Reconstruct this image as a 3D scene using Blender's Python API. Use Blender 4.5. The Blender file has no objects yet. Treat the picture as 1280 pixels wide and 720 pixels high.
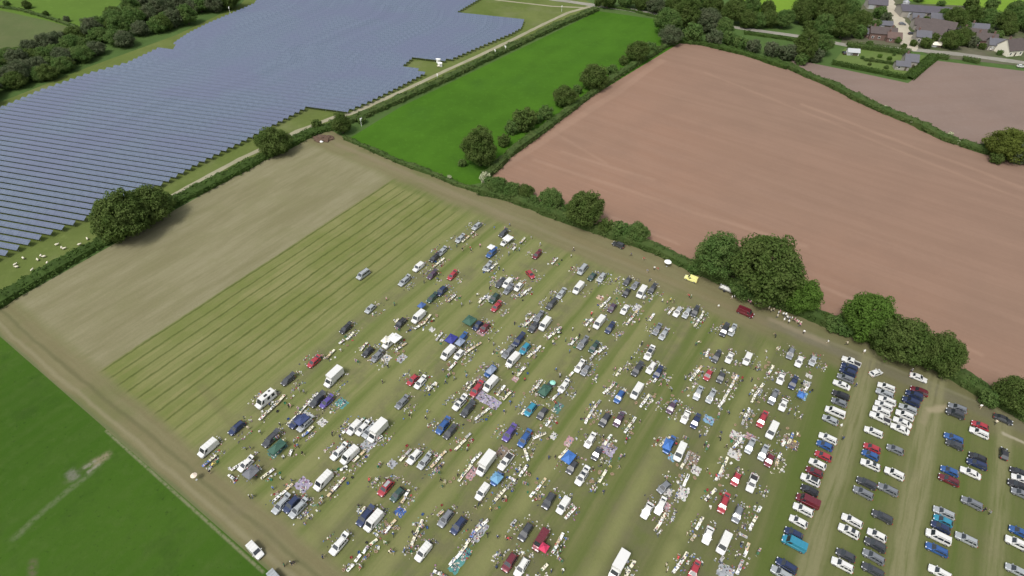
import bpy, bmesh, math, random
from mathutils import Vector, Matrix
from mathutils.noise import noise as pnoise
random.seed(7)
scene = bpy.context.scene
COL = scene.collection
R = math.radians
# ------------------------------------------------------------------ camera model
# the photograph's own perspective, worked out from the parallel stall rows and field edges
F, CH, ROLL = 740.0, 128.0, math.atan(0.031)
TH = math.atan(690 * math.cos(ROLL) / F)
KS = CH / 115.0
def G(px, py, z=0.0):
    u, v = px - 640, py - 360
    u2 = u * math.cos(ROLL) + v * math.sin(ROLL); v2 = -u * math.sin(ROLL) + v * math.cos(ROLL)
    dn = F * math.sin(TH) + v2 * math.cos(TH); fw = F * math.cos(TH) - v2 * math.sin(TH)
    h = CH - z
    return Vector((u2 / dn * h, fw / dn * h, z))
ANG = R(57.3)
E1 = Vector((math.cos(ANG), math.sin(ANG), 0)); E2 = Vector((math.sin(ANG), -math.cos(ANG), 0))
O0 = G(0, 410)
def ST(p):
    d = p - O0
    return d.dot(E1) / KS, d.dot(E2) / KS
def P(s, t, z=0.0):
    q = O0 + E1 * (s * KS) + E2 * (t * KS); q.z = z
    return q
# ------------------------------------------------------------------ object helpers
def mesh_obj(name, me, parent=None, mats=(), label=None, cat=None, group=None, kind=None):
    o = bpy.data.objects.new(name, me); COL.objects.link(o)
    if parent is not None: o.parent = parent
    tag(o, label, cat, group, kind)
    return o
def tag(o, label=None, cat=None, group=None, kind=None):
    if label: o['label'] = label
    if cat: o['category'] = cat
    if group: o['group'] = group
    if kind: o['kind'] = kind
    return o
def empty(name, loc=(0, 0, 0), rz=0.0):
    o = bpy.data.objects.new(name, None); COL.objects.link(o)
    o.empty_display_size = 0.3; o.location = loc; o.rotation_euler = (0, 0, rz)
    return o
CH_CACHE = {}
def kids(o): return CH_CACHE.get(o.name, [])
def reg(parent, child): CH_CACHE.setdefault(parent.name, []).append(child)
def copy_tree(o, parent=None):
    c = o.copy(); COL.objects.link(c)
    if parent is not None:
        c.parent = parent; reg(parent, c)
    for ch in kids(o): copy_tree(ch, c)
    return c
class MB:
    """collects simple shapes into one mesh"""
    def __init__(s): s.v = []; s.f = []; s.m = []; s.c = []; s.smooth = False
    def poly(s, pts, mat=0, col=None):
        n = len(s.v); s.v += [tuple(p) for p in pts]; s.f.append(tuple(range(n, n + len(pts)))); s.m.append(mat); s.c.append(col)
    def box(s, c, d, rz=0.0, mat=0, col=None, taper=1.0, tilt=None):
        cx, cy, cz = c; hx, hy, hz = d[0] / 2, d[1] / 2, d[2] / 2
        n = len(s.v); ca, sa = math.cos(rz), math.sin(rz)
        for z in (-1, 1):
            k = taper if z > 0 else 1
            for x, y in ((-1, -1), (1, -1), (1, 1), (-1, 1)):
                X, Y = x * hx * k, y * hy * k; Z = z * hz + (tilt * X if tilt else 0)
                s.v.append((cx + X * ca - Y * sa, cy + X * sa + Y * ca, cz + Z))
        for f in ((3, 2, 1, 0), (4, 5, 6, 7), (0, 1, 5, 4), (1, 2, 6, 5), (2, 3, 7, 6), (3, 0, 4, 7)):
            s.f.append(tuple(n + i for i in f)); s.m.append(mat); s.c.append(col)
    def tube(s, a, b, r0, r1=None, n=8, mat=0, col=None, cap=True):
        a, b = Vector(a), Vector(b); r1 = r0 if r1 is None else r1
        d = (b - a).normalized(); u = d.orthogonal().normalized(); w = d.cross(u); k = len(s.v)
        for p, r in ((a, r0), (b, r1)):
            for i in range(n):
                t = 2 * math.pi * i / n; s.v.append(tuple(p + (u * math.cos(t) + w * math.sin(t)) * r))
        for i in range(n):
            j = (i + 1) % n; s.f.append((k + i, k + j, k + n + j, k + n + i)); s.m.append(mat); s.c.append(col)
        if cap:
            s.f.append(tuple(k + i for i in range(n))[::-1]); s.m.append(mat); s.c.append(col)
            s.f.append(tuple(k + n + i for i in range(n))); s.m.append(mat); s.c.append(col)
    def mesh(s, name, mats=(), smooth=False, attr=None):
        me = bpy.data.meshes.new(name); me.from_pydata(s.v, [], s.f)
        for m in mats: me.materials.append(m)
        if s.m and max(s.m) > 0: me.polygons.foreach_set('material_index', s.m)
        if attr:
            a = me.color_attributes.new(attr, 'FLOAT_COLOR', 'CORNER'); buf = []
            for f, c in zip(s.f, s.c): buf += list((c or (.5, .5, .5)) + (1.0,)) * len(f)
            a.data.foreach_set('color', buf)
        if smooth: me.polygons.foreach_set('use_smooth', [True] * len(me.polygons))
        me.update()
        return me
    def build(s, name, mats, parent=None, smooth=False, attr=None):
        if not isinstance(mats, (list, tuple)): mats = [mats]
        o = mesh_obj(name, s.mesh(name, mats, smooth, attr), parent)
        if parent is not None: reg(parent, o)
        return o
def bevelled(me, w=0.03, seg=2):
    bm = bmesh.new(); bm.from_mesh(me); bmesh.ops.remove_doubles(bm, verts=bm.verts, dist=1e-5)
    bmesh.ops.bevel(bm, geom=bm.edges[:], offset=w, segments=seg, affect='EDGES', clamp_overlap=True)
    bm.to_mesh(me); bm.free(); me.update(); return me
# ------------------------------------------------------------------ node helpers
class NT:
    def __init__(s, name):
        s.mat = bpy.data.materials.new(name); s.mat.use_nodes = True
        s.n = s.mat.node_tree.nodes; s.l = s.mat.node_tree.links; s.b = s.n['Principled BSDF']
    def put(s, sock, v):
        if isinstance(v, bpy.types.NodeSocket): s.l.new(v, sock)
        elif v is not None: sock.default_value = v
    def math(s, op, a, b=None, c=None, clamp=False):
        n = s.n.new('ShaderNodeMath'); n.operation = op; n.use_clamp = clamp
        s.put(n.inputs[0], a); s.put(n.inputs[1], b)
        if c is not None: s.put(n.inputs[2], c)
        return n.outputs[0]
    def smooth(s, x, lo, hi):
        n = s.n.new('ShaderNodeMapRange'); n.interpolation_type = 'SMOOTHSTEP'
        s.put(n.inputs['Value'], x); n.inputs['From Min'].default_value = lo; n.inputs['From Max'].default_value = hi
        return n.outputs[0]
    def pos(s):
        return s.n.new('ShaderNodeNewGeometry').outputs['Position']
    def dot(s, v, d):
        n = s.n.new('ShaderNodeVectorMath'); n.operation = 'DOT_PRODUCT'; s.put(n.inputs[0], v); n.inputs[1].default_value = tuple(d)
        return n.outputs['Value']
    def comb(s, x, y, z=0.0):
        n = s.n.new('ShaderNodeCombineXYZ'); s.put(n.inputs[0], x); s.put(n.inputs[1], y); s.put(n.inputs[2], z); return n.outputs[0]
    def noise(s, vec, scale, detail=3, rough=.55, dist=0.0):
        n = s.n.new('ShaderNodeTexNoise'); n.inputs['Scale'].default_value = scale; n.inputs['Detail'].default_value = detail
        n.inputs['Roughness'].default_value = rough; n.inputs['Distortion'].default_value = dist
        s.put(n.inputs['Vector'], vec); return n.outputs[0]
    def mix(s, f, a, b, mode='MIX'):
        n = s.n.new('ShaderNodeMix'); n.data_type = 'RGBA'; n.blend_type = mode
        s.put(n.inputs[0], f)
        for i, v in ((6, a), (7, b)):
            if isinstance(v, tuple) and len(v) == 3: v = v + (1,)
            s.put(n.inputs[i], v)
        return n.outputs[2]
    def ramp(s, x, stops, mode='LINEAR'):
        n = s.n.new('ShaderNodeValToRGB'); n.color_ramp.interpolation = mode; e = n.color_ramp.elements
        for i, (p, c) in enumerate(stops):
            el = e[i] if i < 2 else e.new(p)
            el.position = p; el.color = (c + (1,)) if len(c) == 3 else c
        s.put(n.inputs[0], x); return n.outputs[0]
    def strip(s, x, c, w, soft):
        d = s.math('ABSOLUTE', s.math('SUBTRACT', x, c))
        return s.math('SUBTRACT', 1.0, s.smooth(d, max(w - soft, 0), w + soft))
    def done(s, color, rough=.9, spec=.2, bump=None, bstr=.3, bdist=.1):
        s.put(s.b.inputs['Base Color'], (color + (1,)) if isinstance(color, tuple) and len(color) == 3 else color)
        s.put(s.b.inputs['Roughness'], rough); s.b.inputs['Specular IOR Level'].default_value = spec
        if bump is not None:
            b = s.n.new('ShaderNodeBump'); b.inputs['Strength'].default_value = bstr; b.inputs['Distance'].default_value = bdist
            s.l.new(bump, b.inputs['Height']); s.l.new(b.outputs[0], s.b.inputs['Normal'])
        return s.mat
MATS = {}
def simple(name, c, rough=.6, metal=0.0, spec=.5, var=.12, scale=3.0, coat=0.0):
    if name in MATS: return MATS[name]
    t = NT(name); tc = t.n.new('ShaderNodeTexCoord').outputs['Object']
    nz = t.noise(tc, scale, 3)
    a = tuple(x * (1 - var) for x in c); b = tuple(min(1, x * (1 + var)) for x in c)
    m = t.done(t.mix(nz, a, b), rough, spec); t.b.inputs['Metallic'].default_value = metal
    t.b.inputs['Coat Weight'].default_value = coat; t.b.inputs['Coat Roughness'].default_value = .08
    MATS[name] = m; return m
# ------------------------------------------------------------------ world, sun, camera
w = bpy.data.worlds.new('World'); scene.world = w; w.use_nodes = True
wn, wl = w.node_tree.nodes, w.node_tree.links
sky = wn.new('ShaderNodeTexSky'); sky.sky_type = 'NISHITA'; sky.sun_disc = False
SUN_EL, SUN_AZ = R(58), R(215)      # azimuth measured clockwise from +Y: light comes over the camera's left shoulder
sky.sun_elevation = SUN_EL; sky.sun_rotation = SUN_AZ; sky.air_density = 1.6; sky.dust_density = 4.0; sky.ozone_density = 1.0
hs = wn.new('ShaderNodeHueSaturation'); hs.inputs['Saturation'].default_value = .35
bg = wn['Background']; bg.inputs['Strength'].default_value = .12
wl.new(sky.outputs[0], hs.inputs['Color']); wl.new(hs.outputs[0], bg.inputs[0])
sl = bpy.data.lights.new('sun', 'SUN'); sl.energy = 1.7; sl.angle = R(14); sl.color = (1, .96, .9)
so = bpy.data.objects.new('sun', sl); COL.objects.link(so)
sd = Vector((math.sin(SUN_AZ) * math.cos(SUN_EL), math.cos(SUN_AZ) * math.cos(SUN_EL), math.sin(SUN_EL)))
so.rotation_euler = sd.to_track_quat('Z', 'Y').to_euler()
cam = bpy.data.cameras.new('camera'); co = bpy.data.objects.new('camera', cam); COL.objects.link(co); scene.camera = co
cam.sensor_width = 36; cam.lens = 36 * F / 1280; cam.clip_start = 1; cam.clip_end = 20000
fwd = Vector((0, math.cos(TH), -math.sin(TH))); rt = Vector((1, 0, 0)); up = rt.cross(fwd)
cx = math.cos(ROLL) * rt + math.sin(ROLL) * up; cy = -math.sin(ROLL) * rt + math.cos(ROLL) * up
m = Matrix((cx, cy, -fwd)).transposed().to_4x4(); m.translation = (0, 0, CH); co.matrix_world = m
scene.view_settings.view_transform = 'Standard'; scene.view_settings.look = 'None'
scene.view_settings.exposure = EXPOSURE = 0.55; scene.view_settings.gamma = 1
# ------------------------------------------------------------------ ground sheets
def sheet(name, pts, z, mat):
    b = MB(); b.poly([(p[0], p[1], z) for p in pts])
    me = b.mesh(name, [mat])
    bm = bmesh.new(); bm.from_mesh(me); bmesh.ops.triangulate(bm, faces=bm.faces[:])
    for f in bm.faces:
        if f.normal.z < 0: f.normal_flip()
    bm.to_mesh(me); bm.free()
    return mesh_obj(name, me, kind='structure')
def ground_mat(name, c1, c2, big=.02, mid=.15, fine=1.2, stripe=None, amt=1.0, c3=None):
    t = NT(name); p = t.pos()
    col = t.mix(t.smooth(t.noise(p, big, 4), .32, .68), c1, c2)
    if c3: col = t.mix(t.math('MULTIPLY', t.smooth(t.noise(p, big * 2.7, 5), .5, .75), .7), col, c3)
    n2 = t.noise(p, mid, 5, .6); col = t.mix(t.math('MULTIPLY', .45 * amt, t.smooth(n2, .35, .7)), col, tuple(x * .72 for x in c1))
    if stripe:
        ang, sc, st = stripe; d1 = (math.cos(ang), math.sin(ang), 0); d2 = (math.sin(ang), -math.cos(ang), 0)
        v = t.comb(t.math('MULTIPLY', t.dot(p, d1), .02), t.math('MULTIPLY', t.dot(p, d2), sc))
        n3 = t.noise(v, 1.0, 3); col = t.mix(t.math('MULTIPLY', t.smooth(n3, .35, .65), st), col, tuple(min(1, x * 1.22) for x in c2))
    n6 = t.noise(p, fine * .35, 5, .7); col = t.mix(t.math('MULTIPLY', .35, t.smooth(n6, .5, .72)), col, tuple(min(1, x * 1.3 + .004) for x in c2))
    n4 = t.noise(p, fine, 3, .7)
    col = t.mix(t.math('MULTIPLY', .3, n4), col, tuple(x * .6 for x in c2))
    return t.done(col, .95, .1, n4, .25, .15)
far = 6000
sheet('ground', [(-far, -far), (far, -far), (far, far), (-far, far)], 0, ground_mat('farmland grass', (.055, .10, .025), (.075, .12, .035), .004, .03, .5))
sheet('meadow', [P(-160, -300), P(-160, 420), P(-1.4, 420), P(-1.4, -300)], .02,
      ground_mat('lush meadow grass', (.030, .066, .009), (.038, .078, .012), .02, .10, 1.0, c3=(.026, .055, .010)))
# trodden path, sandy oval and bare ring in the near meadow
soil = ground_mat('trodden pale grass', (.12, .13, .08), (.09, .12, .055), .05, .3, 1.5)
def ribbon(name, pts, w, z, mat, kind='structure', jitter=.15):
    L, Rr = [], []
    q = []
    for a, b in zip(pts, pts[1:]):
        n = max(1, int((b - a).length / 4))
        for i in range(n): q.append(a.lerp(b, i / n))
    q.append(pts[-1])
    for i, p in enumerate(q):
        d = (q[min(i + 1, len(q) - 1)] - q[max(i - 1, 0)]).normalized(); nn = Vector((-d.y, d.x, 0)); ww = w / 2 * (1 + random.uniform(-jitter, jitter))
        L.append(p + nn * ww); Rr.append(p - nn * ww)
    b = MB()
    for i in range(len(q) - 1):
        b.poly([(Rr[i].x, Rr[i].y, z), (Rr[i + 1].x, Rr[i + 1].y, z), (L[i + 1].x, L[i + 1].y, z), (L[i].x, L[i].y, z)])
    o = mesh_obj(name, b.mesh(name, [mat]), kind=kind); return o
def soft_patch_mat(name, base_cols, c, A, B, w, soft, st=1.0, wob=1.2):
    pass
def add_segment_mask(t, p, A, B, w, soft, wob):
    d = (B - A); Ln = d.length; d = d / Ln; n = Vector((-d.y, d.x, 0))
    al = t.math('SUBTRACT', t.dot(p, d), A.dot(d)); ac = t.math('SUBTRACT', t.dot(p, n), A.dot(n))
    ac = t.math('ADD', ac, wob)
    m1 = t.math('SUBTRACT', 1.0, t.smooth(t.math('ABSOLUTE', ac), max(0, w - soft), w + soft))
    m2 = t.math('SUBTRACT', 1.0, t.smooth(t.math('ABSOLUTE', t.math('SUBTRACT', al, Ln / 2)), Ln / 2 - soft, Ln / 2 + soft))
    return t.math('MULTIPLY', m1, m2)
def meadow_material():
    t = NT('meadow with trodden marks'); p = t.pos()
    col = t.mix(t.smooth(t.noise(p, .03, 5), .3, .7), (.030, .074, .006), (.041, .092, .009))
    col = t.mix(t.math('MULTIPLY', t.smooth(t.noise(p, .12, 5, .6), .5, .75), .6), col, (.022, .05, .007))
    col = t.mix(t.math('MULTIPLY', t.smooth(t.noise(p, .35, 6, .7), .48, .72), .55), col, (.055, .098, .018))
    col = t.mix(t.math('MULTIPLY', t.smooth(t.noise(p, .9, 3, .6), .62, .72), .6), col, (.018, .040, .006))
    ms = t.noise(t.comb(t.math('MULTIPLY', t.dot(p, E1), .02), t.math('MULTIPLY', t.dot(p, E2), .25)), 1.0, 3); col = t.mix(t.math('MULTIPLY', t.smooth(ms, .4, .65), .25), col, (.058, .095, .020))
    wob = t.math('MULTIPLY', t.math('SUBTRACT', t.noise(p, .15, 4), .5), 2.5)
    for (a, b, w_, s_, c, k) in (((15, 675), (125, 578), .35, .9, (.10, .125, .06), .8), ((80, 605), (110, 580), .7, .6, (.10, .11, .06), .3), ((114, 580), (138, 567), 1.0, .9, (.20, .17, .11), .9),
                                 ((84, 598), (96, 590), 1.5, .7, (.15, .145, .12), .75), ((104, 586), (120, 575), .35, .3, (.20, .19, .15), .8), ((108, 590), (124, 579), .35, .3, (.20, .19, .15), .8), ((36, 712), (46, 708), 1.8, .8, (.10, .09, .055), .85), ((132, 538), (330, 716), .30, .25, (.17, .17, .10), .85)):
        mk = add_segment_mask(t, p, G(*a), G(*b), w_, s_, wob if w_ > .31 else 0.0)
        mk = t.math('MULTIPLY', mk, t.math('MULTIPLY', k, t.smooth(t.noise(p, 1.1, 3), .2, .6)))
        col = t.mix(mk, col, c)
    n4 = t.noise(p, 1.3, 3, .7); col = t.mix(t.math('MULTIPLY', .3, n4), col, (.02, .04, .006))
    return t.done(col, .95, .1, n4, .25, .15)
bpy.data.objects['meadow'].data.materials[0] = meadow_material()

def main_field_material():
    t = NT('car boot field grass'); p = t.pos(); K = KS
    s = t.math('DIVIDE', t.math('SUBTRACT', t.dot(p, E1), O0.dot(E1)), K)
    q = t.math('DIVIDE', t.math('SUBTRACT', t.dot(p, E2), O0.dot(E2)), K)
    # wobble so that no edge is ruler straight
    q = t.math('ADD', q, t.math('MULTIPLY', t.math('SUBTRACT', t.noise(p, .05, 3), .5), .9))
    q = t.math('ADD', q, t.math('MULTIPLY', t.math('SUBTRACT', t.noise(p, .55, 3), .5), .45))
    s = t.math('ADD', s, t.math('MULTIPLY', t.math('SUBTRACT', t.noise(p, .07, 3), .5), 2.2))
    GR, TA, DG, BR = (.132, .145, .050), (.172, .162, .078), (.088, .116, .030), (.148, .128, .070)
    base = t.mix(t.smooth(t.noise(p, .035, 5, .6), .33, .67), GR, TA)
    # mowing and tyre stripes running with the rows
    v = t.comb(t.math('MULTIPLY', s, .018), t.math('MULTIPLY', q, .42)); st = t.noise(v, 1.0, 5, .65)
    base = t.mix(t.math('MULTIPLY', t.smooth(st, .38, .62), .75), base, DG)
    v2 = t.comb(t.math('MULTIPLY', s, .03), t.math('MULTIPLY', q, 1.1)); st2 = t.noise(v2, 1.7, 3, .6)
    base = t.mix(t.math('MULTIPLY', t.smooth(st2, .5, .7), .45), base, TA)
    # per-strip character across the rows
    rp = lambda x: x / 240.0
    stops = [(rp(78), (.1,) * 3), (rp(78.9), (.85,) * 3), (rp(80), (.1,) * 3), (rp(90.6), (.05,) * 3), (rp(91.6), (.8,) * 3), (rp(93), (.0,) * 3), (rp(103.8), (.05,) * 3), (rp(104.8), (.7,) * 3), (rp(106), (.0,) * 3), (rp(118.8), (.05,) * 3), (rp(119.8), (.85,) * 3), (rp(121), (.0,) * 3),
             (rp(133.6), (.05,) * 3), (rp(134.6), (.8,) * 3), (rp(136), (.0,) * 3), (rp(147.4), (.1,) * 3), (rp(148.6), (.9,) * 3), (rp(150), (.05,) * 3), (rp(152.3), (.75,) * 3), (rp(154), (.05,) * 3), (rp(180.5), (.25,) * 3), (rp(182), (1,) * 3), (rp(184.3), (1,) * 3), (rp(186), (.4,) * 3), (rp(190), (.1,) * 3),
             (rp(196.9), (.35,) * 3), (rp(197.7), (1,) * 3), (rp(198.6), (.35,) * 3), (rp(204), (0,) * 3), (rp(211.8), (.3,) * 3), (rp(212.6), (1,) * 3), (rp(213.5), (.3,) * 3)]
    g = t.ramp(t.math('DIVIDE', q, 240.0, clamp=True), stops)
    gm = t.n.new('ShaderNodeSeparateColor'); t.l.new(g, gm.inputs[0])
    # uncut mown block with ten dark swath lines
    mown_s = t.math('MULTIPLY', t.smooth(s, 5.5, 8.0), t.math('SUBTRACT', 1.0, t.smooth(s, 107.5, 110.5)))
    mown_t = t.math('MULTIPLY', t.smooth(q, 34.2, 35.0), t.math('SUBTRACT', 1.0, t.smooth(q, 68, 74)))
    block = t.mix(t.smooth(t.noise(p, .06, 4, .6), .35, .65), (.140, .156, .048), (.190, .188, .078))
    block = t.mix(t.math('MULTIPLY', t.smooth(t.noise(t.comb(t.math('MULTIPLY', s, .25), t.math('MULTIPLY', q, .8)), 1, 4, .6), .45, .7), .4), block, (.175, .155, .070))
    block = t.mix(t.math('MULTIPLY', t.smooth(st, .42, .6), .35), block, (.095, .125, .032))
    base = t.mix(t.math('MULTIPLY', mown_s, mown_t), base, block)
    q2 = t.math('ADD', q, t.math('MULTIPLY', t.math('SUBTRACT', t.noise(t.comb(t.math('MULTIPLY', s, .35), q), 1, 5, .7), .5), .75))
    fr = t.math('ABSOLUTE', t.math('SUBTRACT', t.math('FRACT', t.math('DIVIDE', t.math('SUBTRACT', q2, 34.9 - 3.63 / 2), 3.63)), .5))
    line = t.math('SUBTRACT', 1.0, t.smooth(fr, .02, .125))
    line = t.math('MULTIPLY', t.math('MULTIPLY', line, mown_s), t.math('MULTIPLY', t.smooth(q, 33.2, 34.0), t.math('SUBTRACT', 1.0, t.smooth(q, 68.5, 69.5))))
    line = t.math('MULTIPLY', line, t.math('ADD', .45, t.math('MULTIPLY', .75, t.noise(p, .25, 4))), clamp=True)
    base = t.mix(t.math('MULTIPLY', line, .85), base, (.050, .066, .014))
    # stubble block, far left
    stub = t.math('MULTIPLY', t.math('SUBTRACT', 1.0, t.smooth(q, 33.8, 34.7)), t.smooth(s, 4.0, 9.0))
    stub = t.math('MULTIPLY', stub, t.math('SUBTRACT', 1.0, t.smooth(s, 109, 116)))
    sc = t.mix(t.smooth(t.noise(t.comb(t.math('MULTIPLY', s, .03), t.math('MULTIPLY', q, .16)), 1, 6, .65), .35, .65), (.176, .158, .092), (.226, .204, .130))
    sc = t.mix(t.math('MULTIPLY', .30, t.smooth(t.noise(t.comb(t.math('MULTIPLY', s, .03), t.math('MULTIPLY', q, .9)), 1, 4, .6), .4, .7)), sc, (.145, .135, .068))
    sc = t.mix(t.math('MULTIPLY', t.smooth(t.noise(p, .09, 5, .65), .45, .7), .5), sc, (.175, .165, .088))
    base = t.mix(stub, base, sc)
    # headlands
    head = t.math('ADD', t.math('SUBTRACT', 1.0, t.smooth(s, 5.0, 8.5)), t.smooth(s, 110, 114), clamp=True)
    hc = t.mix(t.smooth(t.noise(t.comb(t.math('MULTIPLY', s, .5), t.math('MULTIPLY', q, .03)), 1, 5, .6), .35, .65), BR, (.165, .148, .082))
    hc = t.mix(t.math('MULTIPLY', t.smooth(t.noise(p, .04, 4), .5, .7), .7), hc, (.108, .120, .045))
    base = t.mix(t.math('MULTIPLY', head, .9), base, hc)
    for c, w_, k, cc in ((3.0, .35, .55, (.085, .085, .040)), (.4, .35, .7, (.20, .18, .11)), (117.5, .8, .35, (.19, .165, .105)), (-1.3, .4, .9, (.10, .115, .05))):
        base = t.mix(t.math('MULTIPLY', t.strip(s, c, w_, .5), k), base, cc)
    # gravel track by the hedge, beyond the stalls
    tr = t.math('MULTIPLY', t.strip(s, 118.2, 1.7, 1.2), t.smooth(q, 150, 178))
    tc = t.mix(t.noise(p, .5, 5, .7), (.125, .105, .080), (.20, .175, .135))
    base = t.mix(tr, base, tc)
    tr2 = t.math('MULTIPLY', t.strip(s, 120.4, .5, .5), t.smooth(q, 165, 190)); base = t.mix(t.math('MULTIPLY', tr2, .6), base, (.25, .225, .17))
    # shallow brown wear between the stalls
    wear = t.math('MULTIPLY', t.smooth(t.noise(p, .11, 5, .6), .52, .72), t.smooth(q, 70, 78))
    base = t.mix(t.math('MULTIPLY', wear, .55), base, (.150, .128, .078))
    # grass colour darkens towards the parking end and turns paler at the stall end
    pale_end = t.math('MULTIPLY', t.math('SUBTRACT', 1.0, t.smooth(t.math('ADD', q, t.math('MULTIPLY', -.25, s)), 70, 150)), t.math('MULTIPLY', t.smooth(q, 60, 74), .80))
    pale_end = t.math('MULTIPLY', pale_end, t.math('SUBTRACT', 1.0, head))
    base = t.mix(pale_end, base, t.mix(t.smooth(st, .35, .65), (.192, .192, .082), (.135, .158, .050)))
    darker = t.math('MULTIPLY', t.smooth(t.math('ADD', q, t.math('MULTIPLY', -.3, s)), 105, 165), .50)
    base = t.mix(darker, base, (.078, .082, .034))
    keep = t.math('SUBTRACT', 1.0, head)
    for c, w_ in ((74.5, 2.6), (85.5, 3.4), (99.5, 4.6), (113.5, 4.8), (128.5, 5.0), (143.5, 5.0), (158.5, 5.0), (173.5, 5.2)):
        mk = t.math('MULTIPLY', t.strip(q, c, w_, 1.6), t.math('MULTIPLY', keep, t.math('MULTIPLY', .60, t.smooth(t.noise(p, .16, 5, .65), .35, .62))))
        base = t.mix(mk, base, (.112, .104, .062))
    base = t.mix(t.math('MULTIPLY', keep, t.math('MULTIPLY', gm.outputs[0], t.math('ADD', .45, t.math('MULTIPLY', .6, t.noise(p, .2, 4))))), base, (.066, .098, .018))
    for c in (82.5, 95, 108, 123, 138, 156, 167):
        base = t.mix(t.math('MULTIPLY', t.strip(q, c, 1.4, 1.2), t.math('MULTIPLY', .75, t.math('MULTIPLY', keep, t.smooth(t.noise(p, .09, 4), .25, .55)))), base, (.172, .178, .072))
    # pale wheel tracks between the parking lines
    for c, w_, k in ((189.6, 1.9, .75), (191.2, .5, .4), (204.6, 2.3, .8), (206.3, .5, .3), (219.6, 1.6, .7)):
        mk = t.math('MULTIPLY', t.math('MULTIPLY', t.strip(q, c, w_, 1.1), k), t.smooth(t.noise(t.comb(t.math('MULTIPLY', s, .06), q), 1.0, 4), .25, .6))
        base = t.mix(mk, base, (.185, .175, .095))
    wob = t.math('MULTIPLY', t.math('SUBTRACT', t.noise(p, .3, 4), .5), 1.5)
    for (A_, B_, w_, s_, c_, k_) in (((1158, 513), (1186, 509), .9, .7, (.27, .23, .15), .8), ((1158, 514), (1152, 530), .8, .7, (.22, .19, .12), .5), ((1252, 541), (1290, 558), .5, .4, (.30, .27, .20), .8), ((960, 398), (1035, 430), .9, .8, (.24, .20, .14), .55), ((700, 290), (960, 405), 1.5, 1.3, (.17, .135, .075), .35), ((420, 180), (640, 275), 1.4, 1.3, (.19, .155, .10), .45), ((250, 480), (420, 690), 1.2, 1.0, (.11, .10, .05), .3)):
        mk = add_segment_mask(t, p, G(*A_), G(*B_), w_, s_, wob)
        base = t.mix(t.math('MULTIPLY', mk, k_), base, c_)
    n4 = t.noise(p, 1.4, 4, .7); base = t.mix(t.math('MULTIPLY', .32, n4), base, (.06, .066, .026))
    return t.done(base, .95, .1, n4, .3, .15)
mf = [P(-1.4, -7.5), P(-1.4, 420)] + [G(x, y) for x, y in [(1400, 580), (1285, 525), (1240, 500), (1200, 475), (1160, 453), (1120, 437), (1080, 421), (1040, 407), (1000, 390), (960, 377), (920, 361), (880, 342), (850, 329), (820, 314), (770, 297), (730, 284), (690, 268), (640, 250), (600, 240), (572, 232), (540, 218), (500, 204), (465, 188), (432, 173), (405, 158)]]
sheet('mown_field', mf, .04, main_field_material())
def pg(l, z=0.0): return [G(x, y, z) for x, y in l]
def soil_material():
    t = NT('ploughed red brown soil'); p = t.pos()
    col = t.mix(t.smooth(t.noise(p, .012, 4), .3, .7), (.240, .142, .098), (.215, .135, .094))
    gr = t.smooth(t.dot(p, (.9, .35, 0)), 60, 330); col = t.mix(t.math('MULTIPLY', gr, .75), col, (.165, .118, .092))
    a1, a2 = Vector((math.cos(R(-33)), math.sin(R(-33)), 0)), Vector((math.sin(R(-33)), -math.cos(R(-33)), 0))
    n3 = t.noise(t.comb(t.math('MULTIPLY', t.dot(p, a1), .012), t.math('MULTIPLY', t.dot(p, a2), .20)), 1.0, 5, .6)
    col = t.mix(t.math('MULTIPLY', t.smooth(n3, .35, .65), .30), col, (.262, .172, .128))
    n5 = t.noise(t.comb(t.math('MULTIPLY', t.dot(p, a1), .03), t.math('MULTIPLY', t.dot(p, a2), 1.1)), 1.0, 3, .6); col = t.mix(t.math('MULTIPLY', t.smooth(n5, .4, .7), .18), col, (.165, .105, .075))
    wob = t.math('MULTIPLY', t.math('SUBTRACT', t.noise(p, .02, 2), .5), 5.0)
    for (A_, B_, w_, k_) in (((665, 200), (1010, 310), 1.0, .35), ((700, 190), (820, 225), .8, .3), ((640, 238), (850, 330), 1.3, .45), ((625, 212), (830, 75), 2.0, .35), ((720, 255), (850, 305), .5, .4), ((1010, 350), (1230, 445), .6, .4), ((1000, 130), (1280, 235), 1.2, .35), ((880, 90), (1280, 250), .9, .25), ((860, 395), (1180, 520), 1.2, .4), ((690, 165), (760, 205), .8, .3)):
        col = t.mix(t.math('MULTIPLY', add_segment_mask(t, p, G(*A_), G(*B_), w_, .9, wob), k_), col, (.30, .20, .145))
    n2 = t.noise(p, .05, 5, .6); col = t.mix(t.math('MULTIPLY', .28, t.smooth(n2, .4, .7)), col, (.165, .108, .080))
    n4 = t.noise(p, .8, 3, .7); col = t.mix(t.math('MULTIPLY', .25, n4), col, (.14, .09, .065))
    return t.done(col, .95, .1, n4, .3, .15)
soilm = soil_material()
sheet('ploughed_field', pg([(604, 226), (640, 190), (700, 148), (800, 80), (850, 52), (905, 58), (985, 84), (1010, 96), (1040, 108), (1070, 124), (1100, 138), (1140, 154), (1180, 174), (1220, 187), (1290, 205), (1500, 275), (1700, 380), (1620, 690), (1400, 610), (1280, 540), (1200, 488), (1040, 415), (900, 358), (830, 326), (760, 290), (640, 245)]), .03, soilm)
sheet('fallow_field', pg([(990, 74), (1060, 88), (1135, 104), (1172, 76), (1290, 90), (1500, 112), (1500, 275), (1290, 205), (1220, 187), (1180, 174), (1140, 154), (1100, 138), (1070, 124), (1040, 108), (1010, 96), (985, 84)]), .05,
      ground_mat('bare mauve soil', (.190, .137, .113), (.165, .125, .107), .012, .04, .8, stripe=(R(8), .12, .35), amt=.5))
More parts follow.
